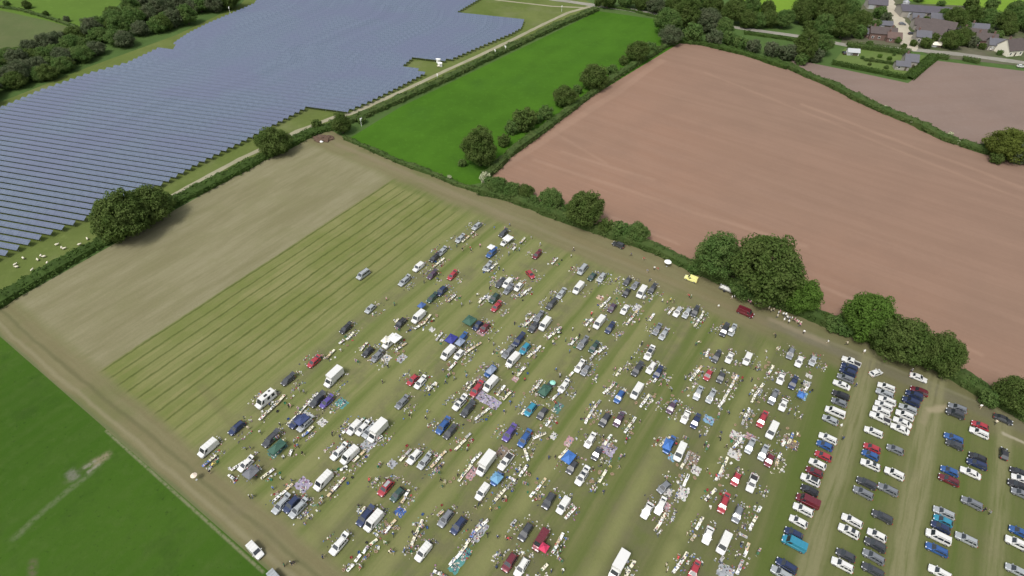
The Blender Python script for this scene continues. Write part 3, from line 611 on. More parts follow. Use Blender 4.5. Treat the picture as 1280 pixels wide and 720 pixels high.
def sheep():
    r_ = empty('sheep'); b = MB()
    bm = bmesh.new(); bmesh.ops.create_icosphere(bm, subdivisions=3, radius=1)
    for v in bm.verts:
        k = 1 + .10 * pnoise(v.co * 3.5); v.co = Vector((v.co.x * .58 * k, v.co.y * .29 * k, .62 + v.co.z * .30 * k - .03 * v.co.x))
        if v.co.x > .42: v.co.y *= .75; v.co.z += .05
    # neck, head, legs and tail pulled out of the same skin
    for sx, sy in ((.32, .14), (.32, -.14), (-.34, .14), (-.34, -.14)):
        g = bmesh.ops.create_cone(bm, segments=8, radius1=.045, radius2=.075, depth=.42, cap_ends=True)['verts']
        for v in g: v.co += Vector((sx, sy, .21))
    g = bmesh.ops.create_icosphere(bm, subdivisions=2, radius=1)['verts']
    for v in g: v.co = Vector((.72 + v.co.x * .20, v.co.y * .10, .72 + v.co.z * .11 - v.co.x * .05))
    g = bmesh.ops.create_cone(bm, segments=8, radius1=.15, radius2=.10, depth=.3, cap_ends=True)['verts']
    for v in g: v.co = Matrix.Rotation(R(62), 3, 'Y') @ v.co + Vector((.58, 0, .72))
    for sy in (-1, 1):
        g = bmesh.ops.create_cone(bm, segments=6, radius1=.035, radius2=.01, depth=.13, cap_ends=True)['verts']
        for v in g: v.co = Matrix.Rotation(R(90 * sy), 3, 'X') @ v.co + Vector((.62, sy * -.14, .78))
    me = bpy.data.meshes.new('fleece'); bm.to_mesh(me); bm.free(); me.materials.append(WOOL); me.materials.append(FACE)
    for p_ in me.polygons:
        p_.use_smooth = True
        if p_.center.x > .64 or p_.center.z < .30: p_.material_index = 1
    o = mesh_obj('body', me, r_); reg(r_, o); return r_
sp = sheep()
for i, (x, y) in enumerate(((20, 332), (22, 335), (52, 321), (56, 322), (48, 326), (78, 311), (81, 312), (30, 324), (100, 307), (41, 339), (88, 327), (72, 307), (110, 300), (60, 330), (548, 84), (606, 74))):
    o = sp if i == 0 else copy_tree(sp)
    p_ = G(x, y); o.location = p_; o.rotation_euler = (0, 0, random.random() * 6.28); tag(o, cat='sheep', group='sheep grazing beside the solar panels')
    pend(o, 'cream sheep grazing', 'beside the solar panels', x)
flush('from the left')
# ------------------------------------------------------------------ village buildings
BRICK = simple('red brick', (.14, .085, .07), .9, var=.25, scale=1.5); TILE = simple('brown roof tiles', (.070, .055, .052), .85, var=.25, scale=.8); SLATE = simple('grey slate', (.085, .085, .10), .7, var=.2, scale=.8)
REDT = simple('red clay tiles', (.105, .068, .058), .85, var=.25, scale=.8); REND = simple('cream render', (.66, .62, .52), .85, var=.08); STONE = simple('grey stone', (.27, .25, .22), .9, var=.2); TIN = simple('mauve corrugated sheet', (.068, .062, .075), .6, var=.2, scale=.5)
GLASSW = simple('dark window glass', (.03, .035, .04), .12, spec=.8, var=0); LEAD = simple('timber dark', (.08, .06, .045), .8)
def house(px, py, L, W_, H, rz, wall, roof, label, rh=None, chim=1, wins=True, barn=False):
    L *= .86; W_ *= .86; H *= .88
    if rh: rh *= .86
    c = G(px, py, H * .7); c.z = 0; rh = rh or W_ * .38
    r_ = empty('barn' if barn else 'house', c, R(rz)); tag(r_, label, 'building')
    b = MB(); b.box((0, 0, H / 2), (L, W_, H))
    for s_ in (-1, 1): b.poly([(s_ * L / 2, -W_ / 2, H), (s_ * L / 2, W_ / 2, H), (s_ * L / 2, 0, H + rh)][::s_])
    b.build('wall', [wall], r_)
    b = MB(); e = .4
    for s_ in (-1, 1):
        y0 = s_ * (W_ / 2 + e); z0 = H - e * rh / (W_ / 2) + .02
        tpts = [(-L / 2 - e, y0, z0 + .12), (L / 2 + e, y0, z0 + .12), (L / 2 + e, 0, H + rh + .14), (-L / 2 - e, 0, H + rh + .14)]
        bpts = [(x, y, z - .14) for x, y, z in tpts]
        if s_ > 0: tpts, bpts = tpts[::-1], bpts[::-1]
        b.poly(tpts); b.poly(bpts[::-1])
        for i in range(4): b.poly([tpts[i], bpts[i], bpts[(i + 1) % 4], tpts[(i + 1) % 4]])
    ro = b.build('roof', [roof], r_)
    for i in range(chim):
        b = MB(); x = -L * .38 + i * L * .7; b.box((x, 0, H + rh + .4), (.9, .6, 1.6)); b.box((x, 0, H + rh + 1.24), (1.05, .75, .1))
        for dx in (-.2, .2): b.tube((x + dx, 0, H + rh + 1.2), (x + dx, 0, H + rh + 1.6), .12, .1, 8)
        b.build('chimney', [BRICK], r_)
    if wins:
        n = max(2, int(L / 3.2))
        for s_ in (-1, 1):
            for fl in range(2 if H > 4.5 else 1):
                for i in range(n):
                    x = -L / 2 + L * (i + .5) / n
                    if s_ < 0 and fl == 0 and i == n // 2:
                        d = MB(); d.box((x, s_ * (W_ / 2 + .02), 1.05), (1, .08, 2.1)); d.build('door', [LEAD], r_); continue
                    f_ = MB(); f_.box((x, s_ * (W_ / 2 + .02), 1.6 + fl * 2.6), (1.3, .1, 1.25)); fo = f_.build('window', [WHITE], r_)
                    g_ = MB(); g_.box((x, s_ * (W_ / 2 + .055), 1.6 + fl * 2.6), (1.1, .06, 1.05)); g_.build('pane', [GLASSW], fo)
    elif barn:
        d = MB(); d.box((L * .1, -(W_ / 2 + .03), H * .42), (4, .1, H * .82)); d.build('door', [LEAD], r_)
        d = MB(); d.box((-L * .3, -(W_ / 2 + .03), H * .42), (3.2, .1, H * .8)); d.build('door', [GREYP], r_)
    return r_
house(1102, 42, 17, 8, 4.6, -8, BRICK, TILE, 'long red brick house left of the pale lane', chim=2)
house(1116, 47, 9, 7, 3.2, -8, BRICK, REDT, 'low red brick extension beside the pale lane')
house(1088, 42, 6, 6, 3.0, -8, BRICK, SLATE, 'small slate roofed outhouse left of the brick house', chim=0)
house(1137, 76, 7.5, 8, 4.2, -14, STONE, SLATE, 'grey slate roofed house in the garden corner', chim=1)
house(1127, 82, 8, 5, 3.0, -10, STONE, SLATE, 'low grey annexe in front of the garden house', chim=0)
house(1066, 65, 7, 4, 2.3, -6, WHITE, GREYP, 'white garden shed behind the clipped hedge', chim=0, wins=False, barn=True)
house(1153, 14, 34, 14, 4.5, -7, STONE, TIN, 'largest dark roofed barn right of the lane', chim=0, wins=False, barn=True, rh=2.6)
house(1180, 16, 18, 12, 4.2, -7, STONE, TIN, 'dark roofed barn right of the largest barn', chim=0, wins=False, barn=True, rh=2.4)
house(1152, 31, 12, 9, 3.6, -12, STONE, TILE, 'brown roofed cottage beside the forecourt', chim=1)
house(1163, 40, 18, 10, 4.0, -40, STONE, TILE, 'brown roofed barn set slantwise right of the lane', chim=0, wins=False, barn=True)
house(1177, 34, 16, 9, 4.0, -30, STONE, TILE, 'brown roofed barn half hidden by trees', chim=0, wins=False, barn=True)
house(1152, 46, 9, 8, 4.0, -12, STONE, SLATE, 'grey cottage at the foot of the lane', chim=1)
house(1214, 44, 15, 9, 4.2, -14, STONE, TILE, 'brown roofed house behind the roadside trees', chim=1)
house(1230, 50, 13, 9, 4.0, -14, BRICK, TILE, 'brown roofed house in the middle of the roadside row', chim=2)
house(1244, 56, 10, 8, 3.8, -14, STONE, SLATE, 'slate roofed house left of the cream gabled house', chim=1)
house(1262, 61, 12, 11, 4.0, 15, REND, TILE, 'cream gabled house beside the road', chim=1, rh=5.5)
house(1172, 24, 12, 8, 3.6, -8, STONE, SLATE, 'slate roofed outbuilding behind the slantwise barn', chim=0, wins=False, barn=True)
house(1146, 22, 8, 6, 2.8, -8, STONE, SLATE, 'small slate roofed shed in front of the largest barn', chim=0, wins=False, barn=True)
house(1190, 34, 10, 7, 3.2, -20, STONE, TIN, 'small mauve roofed barn behind the roadside trees', chim=0, wins=False, barn=True)
house(1222, 36, 12, 7, 3.6, -8, BRICK, SLATE, 'slate roofed cottage at the back of the village', chim=1)
house(1106, 31, 9, 5, 2.6, -5, STONE, SLATE, 'narrow slate roofed shed behind the long brick house', chim=0, wins=False, barn=True)
house(1095, 5, 14, 9, 3.6, -8, STONE, TIN, 'dark barn at the head of the lane', chim=0, wins=False, barn=True)
house(1173, 56, 8, 3, 1.8, -8, REND, REND, 'low cream garage beside the road', chim=0, wins=False, barn=True)
b = MB(); r_ = empty('silo', G(1128, 14)); tag(r_, 'pale metal silo beside the largest barn', 'silo')
b.tube((0, 0, 0), (0, 0, 6), 2.0, 2.0, 20); b.build('tank', [GREYP], r_); b = MB(); b.tube((0, 0, 6), (0, 0, 7.2), 2.1, .3, 20); b.build('roof', [STEEL], r_)
# earth heap by the field corner, with a white bag on it
bm = bmesh.new(); bmesh.ops.create_icosphere(bm, subdivisions=4, radius=1)
for v in bm.verts:
    k = 1 + .35 * pnoise(v.co * 2.2) + .15 * pnoise(v.co * 6); v.co = Vector((v.co.x * 4.2 * k, v.co.y * 2.8 * k, max(-.05, v.co.z) * 1.3 * k))
me = bpy.data.meshes.new('earth_heap'); bm.to_mesh(me); bm.free(); me.materials.append(simple('dark brown earth', (.085, .052, .034), .95, var=.3)); o = mesh_obj('earth_heap', me); o.location = G(404, 174); tag(o, 'dark brown earth heap in the corner of the stubble', 'heap')
bm = bmesh.new(); bmesh.ops.create_icosphere(bm, subdivisions=3, radius=1)
for v in bm.verts: k = 1 + .2 * pnoise(v.co * 2.6); v.co = Vector((v.co.x * .7 * k, v.co.y * .5 * k, (v.co.z + .8) * .4 * k))
me = bpy.data.meshes.new('bulk_bag'); bm.to_mesh(me); bm.free(); me.materials.append(WHITE); o = mesh_obj('bulk_bag', me); o.location = G(402, 178); tag(o, 'white bulk bag at the foot of the brown earth heap', 'bag')
# ------------------------------------------------------------------ vehicles
PAINT = dict(white=(.56, .56, .54), ivory=(.72, .70, .27), silver=(.33, .35, .36), grey=(.17, .18, .195), charcoal=(.050, .053, .060), black=(.018, .018, .021), navy=(.020, .032, .085), blue=(.03, .09, .26),
             red=(.28, .025, .035), maroon=(.13, .018, .028), plum=(.075, .045, .075), purple=(.085, .06, .24), darkgreen=(.030, .065, .055), teal=(.03, .22, .32))
CNAME = dict(white='white', ivory='pale yellow', silver='silver', grey='grey', charcoal='charcoal', black='black', navy='navy blue', blue='blue', red='red', maroon='dark red', plum='plum', purple='purple', darkgreen='dark green', teal='turquoise')
PM = {k: simple('%s car paint' % CNAME[k], c, .28, .0 if k in ('white', 'ivory', 'red', 'black') else .25, .5, .03, 1.0, .6) for k, c in PAINT.items()}
GLS = simple('tinted vehicle glass', (.022, .027, .032), .06, spec=.9, var=0); TYRE = simple('tyre rubber', (.018, .018, .018), .9, var=.1); RIM = simple('alloy rim', (.42, .42, .43), .35, .7)
LAMP = simple('headlight glass', (.70, .72, .74), .12, var=.02); TAILR = simple('red tail light', (.40, .015, .012), .2, var=.05); TRIM = simple('black plastic trim', (.022, .022, .024), .6); INT = simple('dark boot interior', (.03, .03, .032), .9)
def loft(b, st, mat=0):
    rings = []
    for x, zb, zt, hw in st:
        zm = zb + (zt - zb) * .55
        rings.append([(x, -hw * .86, zb), (x, -hw, zb + (zt - zb) * .22), (x, -hw, zm), (x, -hw * .94, zt - (zt - zb) * .10), (x, -hw * .80, zt), (x, 0, zt + .025), (x, hw * .80, zt), (x, hw * .94, zt - (zt - zb) * .10), (x, hw, zm), (x, hw, zb + (zt - zb) * .22), (x, hw * .86, zb)])
    n = len(rings[0]); k = len(b.v)
    for r_ in rings: b.v += r_
    for i in range(len(rings) - 1):
        for j in range(n):
            j2 = (j + 1) % n; b.f.append((k + i * n + j, k + i * n + j2, k + (i + 1) * n + j2, k + (i + 1) * n + j)); b.m.append(mat); b.c.append(None)
    b.f.append(tuple(k + j for j in range(n))[::-1]); b.m.append(mat); b.c.append(None)
    b.f.append(tuple(k + (len(rings) - 1) * n + j for j in range(n))); b.m.append(mat); b.c.append(None)
def pane(b, A, B_, C_, D, u0, u1, v0, v1, off=.012, mat=0):
    A, B_, C_, D = map(Vector, (A, B_, C_, D)); n = (B_ - A).cross(D - A).normalized()
    f = lambda u, v: (A.lerp(B_, u)).lerp(D.lerp(C_, u), v)
    o = [f(u0, v0), f(u1, v0), f(u1, v1), f(u0, v1)]
    top = [p + n * off for p in o]; b.poly(top, mat)
    bot = [p - n * .01 for p in o]
    for i in range(4): b.poly([bot[i], bot[(i + 1) % 4], top[(i + 1) % 4], top[i]], mat)
# kind: L, W, H, belt z, bonnet z, cowl x (from centre), roof front x, roof rear x, belt rear x, wheel r, side pane ranges
SPEC = dict(
    hatch=(3.9, 1.74, 1.46, .90, .80, 1.05, .22, -1.25, -1.86, .31, [(.12, .46), (.50, .90)]),
    saloon=(4.4, 1.78, 1.42, .90, .80, 1.00, .18, -.85, -1.55, .32, [(.12, .47), (.51, .84)]),
    estate=(4.4, 1.80, 1.50, .93, .84, 1.12, .35, -1.70, -2.10, .33, [(.10, .36), (.39, .66), (.69, .93)]),
    suv=(4.35, 1.86, 1.70, 1.02, .96, 1.08, .38, -1.62, -2.04, .36, [(.10, .38), (.41, .70), (.73, .93)]),
    minivan=(4.9, 1.92, 1.92, 1.10, 1.02, 1.62, .98, -2.15, -2.38, .34, [(.08, .26), (.29, .60), (.63, .95)]),
    smallvan=(4.3, 1.80, 1.82, 1.05, .95, 1.15, .48, -2.02, -2.10, .32, [(.08, .30)]),
    van=(5.1, 1.98, 2.20, 1.18, 1.05, 1.75, 1.10, -2.40, -2.52, .35, [(.06, .22)]),
    camper=(5.8, 2.10, 2.6, 1.28, 1.12, 2.1, 1.40, -2.72, -2.84, .35, [(.05, .18), (.40, .58), (.70, .88)]),
    luton=(6.0, 2.05, 2.15, 1.20, 1.06, 2.25, 1.62, 1.00, .92, .36, [(.15, .85)]),
    pickup=(5.0, 1.86, 1.74, 1.05, .98, 1.10, .42, -.50, -.85, .37, [(.12, .48), (.53, .90)]))
KN = dict(hatch=('hatchback', 'car'), saloon=('saloon_car', 'car'), estate=('estate_car', 'car'), suv=('suv', 'car'), minivan=('minibus', 'van'), smallvan=('small_van', 'van'), van=('panel_van', 'van'), camper=('campervan', 'van'), luton=('box_van', 'van'), pickup=('pickup_truck', 'pickup'))
KL = dict(hatch='hatchback', saloon='saloon car', estate='estate car', suv='off-roader', minivan='people carrier', smallvan='small van', van='panel van', camper='campervan', luton='box van', pickup='pickup')
def make_vehicle(kind, open_=False):
    L, W_, H, zb_, zh, xc, rf, rr, xr, wr, sp_ = SPEC[kind]
    root = empty(KN[kind][0]); h = L / 2; w2 = W_ / 2; P0 = PM['white']; gc = .2 if kind not in ('suv', 'pickup') else .28
    b = MB(); zrear = zb_ - .02
    st = [(h, gc + .14, zh - .30, w2 * .58), (h - .07, gc + .04, zh - .20, w2 * .80), (h - .22, gc + .01, zh - .12, w2 * .92), (h - .45, gc, zh - .05, w2 * .98), (xc + .15, gc, zh + .02, w2), (xc - .1, gc, zb_, w2), (0, gc, zb_, w2 * 1.0)]
    if kind == 'saloon': st += [(xr + .1, gc, zb_, w2), (xr - .1, gc, zb_ - .03, w2 * .98), (-h + .15, gc + .02, zb_ - .08, w2 * .95), (-h, gc + .12, zb_ - .2, w2 * .84)]
    elif kind == 'pickup': st += [(xr + .05, gc, zb_, w2), (xr - .02, gc, zb_ - .62 + .3, w2), (-h + .1, gc, zb_ - .62 + .3, w2 * .98), (-h, gc + .1, zb_ - .62 + .25, w2 * .95)]
    elif kind == 'luton': st += [(rr - .02, gc, zb_, w2), (rr - .1, gc + .25, .8, w2 * .8), (-h + .1, gc + .25, .8, w2 * .8)]
    else: st += [(-h + .3, gc, zb_, w2 * .98), (-h + .10, gc + .02, zb_ - .04, w2 * .90), (-h, gc + .12, zb_ - .2, w2 * .74)]
    loft(b, st)
    # cabin
    tw = .70 if kind in ('hatch', 'saloon', 'estate') else .75 if kind in ('suv', 'pickup', 'minivan') else .86
    bw = w2 * .95; rw = w2 * tw; z0 = zb_ - .02
    bl = [(xc, -bw, z0), (xc, bw, z0), (xr, bw, z0), (xr, -bw, z0)]; rl = [(rf, -rw, H - .05), (rf, rw, H - .05), (rr, rw, H - .05), (rr, -rw, H - .05)]
    cb = MB(); cb.v = [tuple(p) for p in bl + rl]; cb.f = [(0, 1, 2, 3)[::1], (4, 7, 6, 5), (0, 4, 5, 1), (1, 5, 6, 2), (2, 6, 7, 3), (3, 7, 4, 0)]
    me = bpy.data.meshes.new('c'); me.from_pydata(cb.v, [], cb.f); bm = bmesh.new(); bm.from_mesh(me)
    top = [e for e in bm.edges if all(v.co.z > H - .1 for v in e.verts)]; bmesh.ops.bevel(bm, geom=top, offset=.07, segments=2, affect='EDGES')
    for v in bm.verts:
        if v.co.z > H - .06: v.co.z += .05 * (1 - abs(v.co.y) / bw)
    bmesh.ops.recalc_face_normals(bm, faces=bm.faces[:]); k = len(b.v)
    bm.verts.index_update(); b.v += [tuple(v.co) for v in bm.verts]
    for f in bm.faces: b.f.append(tuple(k + v.index for v in f.verts)); b.m.append(0); b.c.append(None)
    bm.free(); bpy.data.meshes.remove(me)
    body = b.build('body', [P0], root)
    b = MB(); pane(b, bl[0], bl[1], rl[1], rl[0], .07, .93, .06, .90); b.build('windscreen', [GLS], root)
    for sgn in (0, 1):
        q = [bl[3], bl[0], rl[0], rl[3]] if sgn == 0 else [bl[1], bl[2], rl[2], rl[1]]
        for a0, a1 in sp_:
            b = MB()
            if sgn == 0: pane(b, *q, 1 - a1, 1 - a0, .12, .86)
            else: pane(b, *q, a0, a1, .12, .86)
            b.build('side_window', [GLS], root)
    if kind in ('hatch', 'estate', 'suv', 'saloon', 'smallvan', 'minivan') and open_:
        b = MB(); pane(b, bl[2], bl[3], rl[3], rl[2], .06, .94, .02, .95); b.build('boot_opening', [INT], root)
        if kind == 'saloon': ln, hx, hz, an = .75, xr - .05, zb_ + .05, R(55)
        else: ln, hx, hz, an = (1.05 if kind in ('hatch', 'estate', 'saloon') else 1.2), rr - .02, H, R(12)
        t_ = MB(); ca, sa = math.cos(an), math.sin(an); s_ = -1 if kind != 'saloon' else 1
        pts = lambda d, y, o: (hx + s_ * ca * d + (-sa * o * s_), y, hz + sa * d + ca * o)
        wv = rw * .98
        A, B2, C2, D2 = pts(0, -wv, 0), pts(ln, -wv * 1.02, 0), pts(ln, wv * 1.02, 0), pts(0, wv, 0)
        A1, B1, C1, D1 = pts(0, -wv, .07), pts(ln, -wv, .05), pts(ln, wv, .05), pts(0, wv, .07)
        t_.poly([A1, B1, C1, D1]); t_.poly([D2, C2, B2, A]); t_.poly([A, B2, B1, A1]); t_.poly([B2, C2, C1, B1]); t_.poly([C2, D2, D1, C1]); t_.poly([D2, A, A1, D1])
        to = t_.build('tailgate', [P0], root)
        if kind != 'saloon':
            g = MB(); pane(g, D1, C1, B1, A1, .12, .55, .12, .88, .012) if False else g.poly([pts(.10, -wv * .8, .085), pts(ln * .5, -wv * .8, .08), pts(ln * .5, wv * .8, .08), pts(.10, wv * .8, .085)]); g.build('rear_window', [GLS], to)
    else:
        b = MB(); pane(b, bl[2], bl[3], rl[3], rl[2], .10, .90, .25 if kind in ('van', 'camper', 'smallvan', 'minivan') else .10, .80); b.build('rear_window', [GLS], root)
    if kind == 'luton':
        b = MB(); b.box(((-h + 1.45) / 2 , 0, 2.05), (h + 1.45, 2.15, 2.3)); me = b.mesh('cargo_box', [P0]); bevelled(me, .05, 2); o = mesh_obj('cargo_box', me, root); reg(root, o)
        b = MB(); b.box((-h - .02, 0, 2.0), (.05, 1.9, 2.0)); b.build('roller_door', [simple('grey shutter', (.45, .45, .46), .6)], root)
    if kind == 'pickup':
        b = MB(); zz = zb_ - .32; x0, x1 = xr - .02, -h
        for y in (-w2 + .06, w2 - .06): b.box(((x0 + x1) / 2, y, zz + .17), (x0 - x1, .10, .36))
        b.box((x1 + .05, 0, zz + .17), (.08, W_ - .1, .36)); b.build('load_bed', [P0], root)
        b = MB(); b.box(((x0 + x1) / 2, 0, zz + .045), (x0 - x1 - .1, W_ - .3, .03)); b.build('bed_liner', [TRIM], root)
    if kind == 'camper':
        b = MB(); b.box((-.2, .2, H + .06), (.9, .6, .12)); b.build('roof_vent', [TRIM], root)
        b = MB(); b.box((-1.7, -.2, H + .05), (.5, .45, .12)); b.build('roof_vent', [TRIM], root)
    if kind in ('estate', 'suv', 'minivan'):
        for y in (-1, 1): b = MB(); b.box(((rf + rr) / 2 - .05, y * rw * .86, H + .035), ((rf - rr) * .82, .045, .05)); b.build('roof_rail', [TRIM], root)
    if kind in ('van', 'smallvan'):
        b = MB()
        for x in (rf - .5, rf - 1.3, rf - 2.1, rr + .6): b.box((x, 0, H + .012), (.05, rw * 1.7, .03))
        b.build('roof_rib', [P0], root)
    for sx in (h - .78, -h + .82):
        for sy in (-1, 1):
            b = MB(); y = sy * (w2 - .10); b.tube((sx, y - .11, wr), (sx, y + .11, wr), wr, wr, 14); wo = b.build('wheel', [TYRE], root)
            b = MB(); y2 = sy * (w2 + .015); b.tube((sx, y2 - .01, wr), (sx, y2 + .01, wr), wr * .62, wr * .55, 10); b.build('rim', [RIM], wo)
    for sy in (-1, 1):
        b = MB(); b.box((h - .16, sy * w2 * .66, zh - .20), (.26, w2 * .30, .14)); b.build('headlight', [LAMP], root)
        b = MB(); b.box((-h + .06 if kind != 'luton' else -h + .05, sy * w2 * .78, (zb_ - .22 if kind != 'luton' else .75)), (.14, .16, .26)); b.build('tail_light', [TAILR], root)
        b = MB(); b.box((xc - .28, sy * (w2 + .09), zb_ + .07), (.16, .20, .14)); b.build('wing_mirror', [P0 if kind not in ('van', 'luton') else TRIM], root)
    b = MB(); b.box((h - .02, 0, gc + .18), (.06, W_ * .74, .16)); b.build('bumper', [TRIM], root)
    if kind == 'saloon' or kind == 'hatch': pass
    return root
PROTO = {}
def get_proto(kind, op):
    if (kind, op) not in PROTO: PROTO[(kind, op)] = [make_vehicle(kind, op), False]
    return PROTO[(kind, op)]
def all_kids(o):
    for c in kids(o):
        yield c
        yield from all_kids(c)
def paint(root, mat, mat2=None):
    for c in all_kids(root):
        if c.type == 'MESH' and c.material_slots and c.data.materials[0] == PM['white']:
            c.material_slots[0].link = 'OBJECT'; c.material_slots[0].material = mat if not (mat2 and c.name.startswith(('cargo_box', 'load_bed'))) else mat2
VEH = """454 343 minivan silver a
523 334 smallvan white a
540 344 hatch plum a
544 322 hatch black a
505 352 estate silver a
551 316 hatch silver a
596 283 estate silver a
575 299 hatch silver a
565 345 hatch red a
629 292 hatch charcoal a
631 303 hatch white a
614 317 suv blue a
609 334 hatch silver a
671 319 hatch maroon a
663 343 hatch red dr
636 355 smallvan white a
647 358 hatch white a
628 356 hatch charcoal a
728 337 minivan silver a
740 346 hatch darkgreen a
752 347 estate silver a
723 360 van white a
773 306 suv charcoal l
864 348 smallvan ivory l
784 352 hatch charcoal a
794 357 hatch grey a
815 362 hatch charcoal a
432 411 hatch black a
463 386 hatch silver a
501 404 estate black a
551 365 suv navy a
541 372 hatch darkgreen a
523 396 van white a
487 427 van white a
460 440 hatch black a
471 446 hatch grey a
618 373 suv darkgreen a
620 384 hatch red a
597 407 hatch navy a
606 410 hatch maroon a
577 424 hatch blue a
560 441 van white a
574 443 hatch white a
632 361 hatch grey a
681 405 van white a
689 381 estate charcoal a
701 368 hatch silver a
668 408 suv charcoal a
672 398 hatch grey a
648 426 suv navy a
656 436 suv teal a
635 441 estate grey a
641 450 van white a
783 366 hatch black a
802 365 van white a
765 385 hatch plum a
781 387 saloon white a
749 403 van white a
762 411 hatch navy a
728 430 estate grey a
742 435 hatch darkgreen a
847 390 estate white a
859 392 estate silver a
868 390 hatch charcoal a
829 419 hatch silver a
821 413 hatch grey a
811 443 suv white a
932 390 van maroon r
905 414 suv charcoal a
915 414 hatch silver a
895 447 hatch charcoal a
912 447 saloon white a
934 449 smallvan white a
988 442 estate grey a
999 452 saloon white a
1016 451 hatch silver a
360 475 hatch charcoal a
392 453 hatch red a
332 499 camper white a
296 535 estate navy a
396 501 suv charcoal a
371 527 suv navy a
381 531 estate silver a
417 473 luton white a
408 503 hatch purple a
516 475 hatch red a
525 479 hatch white a
502 504 hatch grey a
452 536 hatch white a
467 537 luton white a
553 534 suv blue a
562 541 hatch charcoal a
613 464 suv blue a
595 488 suv red a
613 480 van white a
574 505 suv white a
584 513 suv charcoal a
682 489 suv darkgreen a
704 484 hatch white a
663 512 suv teal a
678 517 hatch charcoal a
636 543 suv purple a
724 459 hatch white a
732 463 hatch grey a
796 463 suv charcoal a
814 460 estate white a
822 467 hatch navy a
774 496 estate blue a
796 489 van white a
756 525 estate charcoal a
773 526 hatch plum a
839 510 hatch plum a
857 521 saloon white a
869 528 hatch navy a
872 493 hatch silver a
885 469 hatch red a
901 472 hatch charcoal a
888 497 hatch silver a
976 473 saloon white a
991 480 hatch navy a
966 498 estate grey a
979 506 saloon white a
952 526 estate red a
965 538 van white a
260 560 van white a
307 581 hatch white a
338 550 suv charcoal a
363 629 suv navy a
404 601 van white a
423 566 estate white a
437 569 van white a
446 537 smallvan white a
463 541 hatch silver a
518 571 suv white a
530 578 hatch silver a
482 610 suv red a
497 618 hatch darkgreen a
607 581 luton white a
632 577 pickup white a
655 550 suv blue a
621 598 hatch blue a
603 615 smallvan white a
715 584 hatch charcoal a
686 626 suv charcoal a
704 632 smallvan white a
737 552 hatch white a
746 567 hatch charcoal a
727 597 suv white a
836 558 estate blue a
850 565 van white a
830 609 hatch grey ar
809 638 saloon white a
825 634 hatch white a
937 559 hatch silver a
954 568 hatch silver a
961 575 hatch maroon a
920 599 hatch red a
940 604 pickup white a
904 631 estate red a
319 688 smallvan white dr
345 724 smallvan silver dr
354 634 estate silver a
371 636 estate silver a
423 682 suv white a
467 651 van white a
456 647 suv navy a
529 690 smallvan white a
557 648 estate grey a
573 657 estate navy a
657 665 estate charcoal a
676 675 van maroon a
637 703 suv maroon a
652 709 estate white a
773 708 luton white a
867 715 hatch red a
922 643 estate grey a
885 669 saloon white a
905 679 van white a
1064 452 pickup white l
1062 459 estate navy l
1060 465 suv navy l
1057 473 estate grey l
1052 481 saloon white l
1051 494 estate black l
1049 503 hatch grey l
1044 515 minivan white l
1038 525 hatch silver l
1035 548 estate white l
1031 557 hatch blue l
1029 570 hatch red l
1022 580 hatch white l
1018 590 hatch maroon l
1013 600 suv white l
1012 613 hatch black l
1010 626 van maroon l
1004 637 estate white l
998 652 hatch white l
992 667 hatch navy l
993 679 van teal l
983 707 estate navy l
977 717 estate silver l
1108 484 estate white l
1106 492 estate silver l
1109 501 estate white l
1105 507 estate white l
1102 514 estate white l
1100 522 pickup white l
1092 540 estate white l
1090 560 hatch red l
1088 569 hatch blue l
1088 581 estate white l
1083 604 estate charcoal l
1079 616 estate grey l
1065 651 estate white l
1061 664 suv white l
1057 694 hatch charcoal l
1053 706 estate white l
1149 489 estate maroon l
1143 494 suv navy l
1139 502 suv navy l
1135 511 estate silver l
1131 519 suv white l
1128 528 saloon white l
1125 536 saloon white l
1119 562 hatch grey l
1118 592 suv white l
1110 612 estate grey l
1103 646 estate charcoal l
1096 669 hatch white l
1094 681 suv charcoal l
1092 696 estate grey l
1091 713 estate charcoal l
1095 466 hatch white ur
1148 472 saloon white r
1197 510 estate grey l
1194 517 suv charcoal l
1192 548 estate blue l
1193 556 hatch charcoal l
1187 589 hatch blue l
1186 600 estate maroon l
1180 641 estate silver l
1179 651 hatch teal l
1176 659 hatch navy l
1173 671 minivan white l
1171 687 estate blue l
1175 716 estate white l
1225 532 hatch red l
1224 541 estate white l
1222 572 hatch black l
1221 580 estate navy l
1213 591 saloon white l
1215 629 estate grey l
1208 674 estate silver l
1255 567 hatch black ub
1274 591 hatch black l
1276 599 hatch white l
1273 607 estate black l
1276 617 hatch grey l
1274 665 hatch blue l
1271 679 suv white l
1270 713 hatch silver l
1254 524 saloon charcoal r"""
ROWS = [(61, 79, 'first stall row'), (79, 92, 'second stall row'), (92, 107, 'third stall row'), (107, 120, 'fourth stall row'), (120, 135, 'fifth stall row'), (135, 150, 'sixth stall row'), (150, 166, 'seventh stall row'), (166, 181, 'eighth stall row'),
        (181, 191, 'first parking line'), (191, 197.5, 'second parking line'), (197.5, 206, 'third parking line'), (206, 212.5, 'fourth parking line'), (212.5, 219, 'fifth parking line'), (219, 300, 'sixth parking line')]
def rowname(t):
    for a, b, n in ROWS:
        if a <= t < b: return n
    return 'first stall row'
vl = []
for line in VEH.strip().split('\n'):
    x, y, k, c, o = line.split()
    if k == 'none': continue
    L, W_, H = SPEC[k][:3]; p = G(float(x), float(y), H * .45); s, t = ST(p)
    ml, mw = L / KS / 2, W_ / KS / 2
    if o in ('a', 'ar', 'ub', 'ur'): ext = [ml, mw]
    elif o in ('l', 'r', 'dr'): ext = [mw, ml]
    vl.append([s, t, k, c, o, ext, s, t])
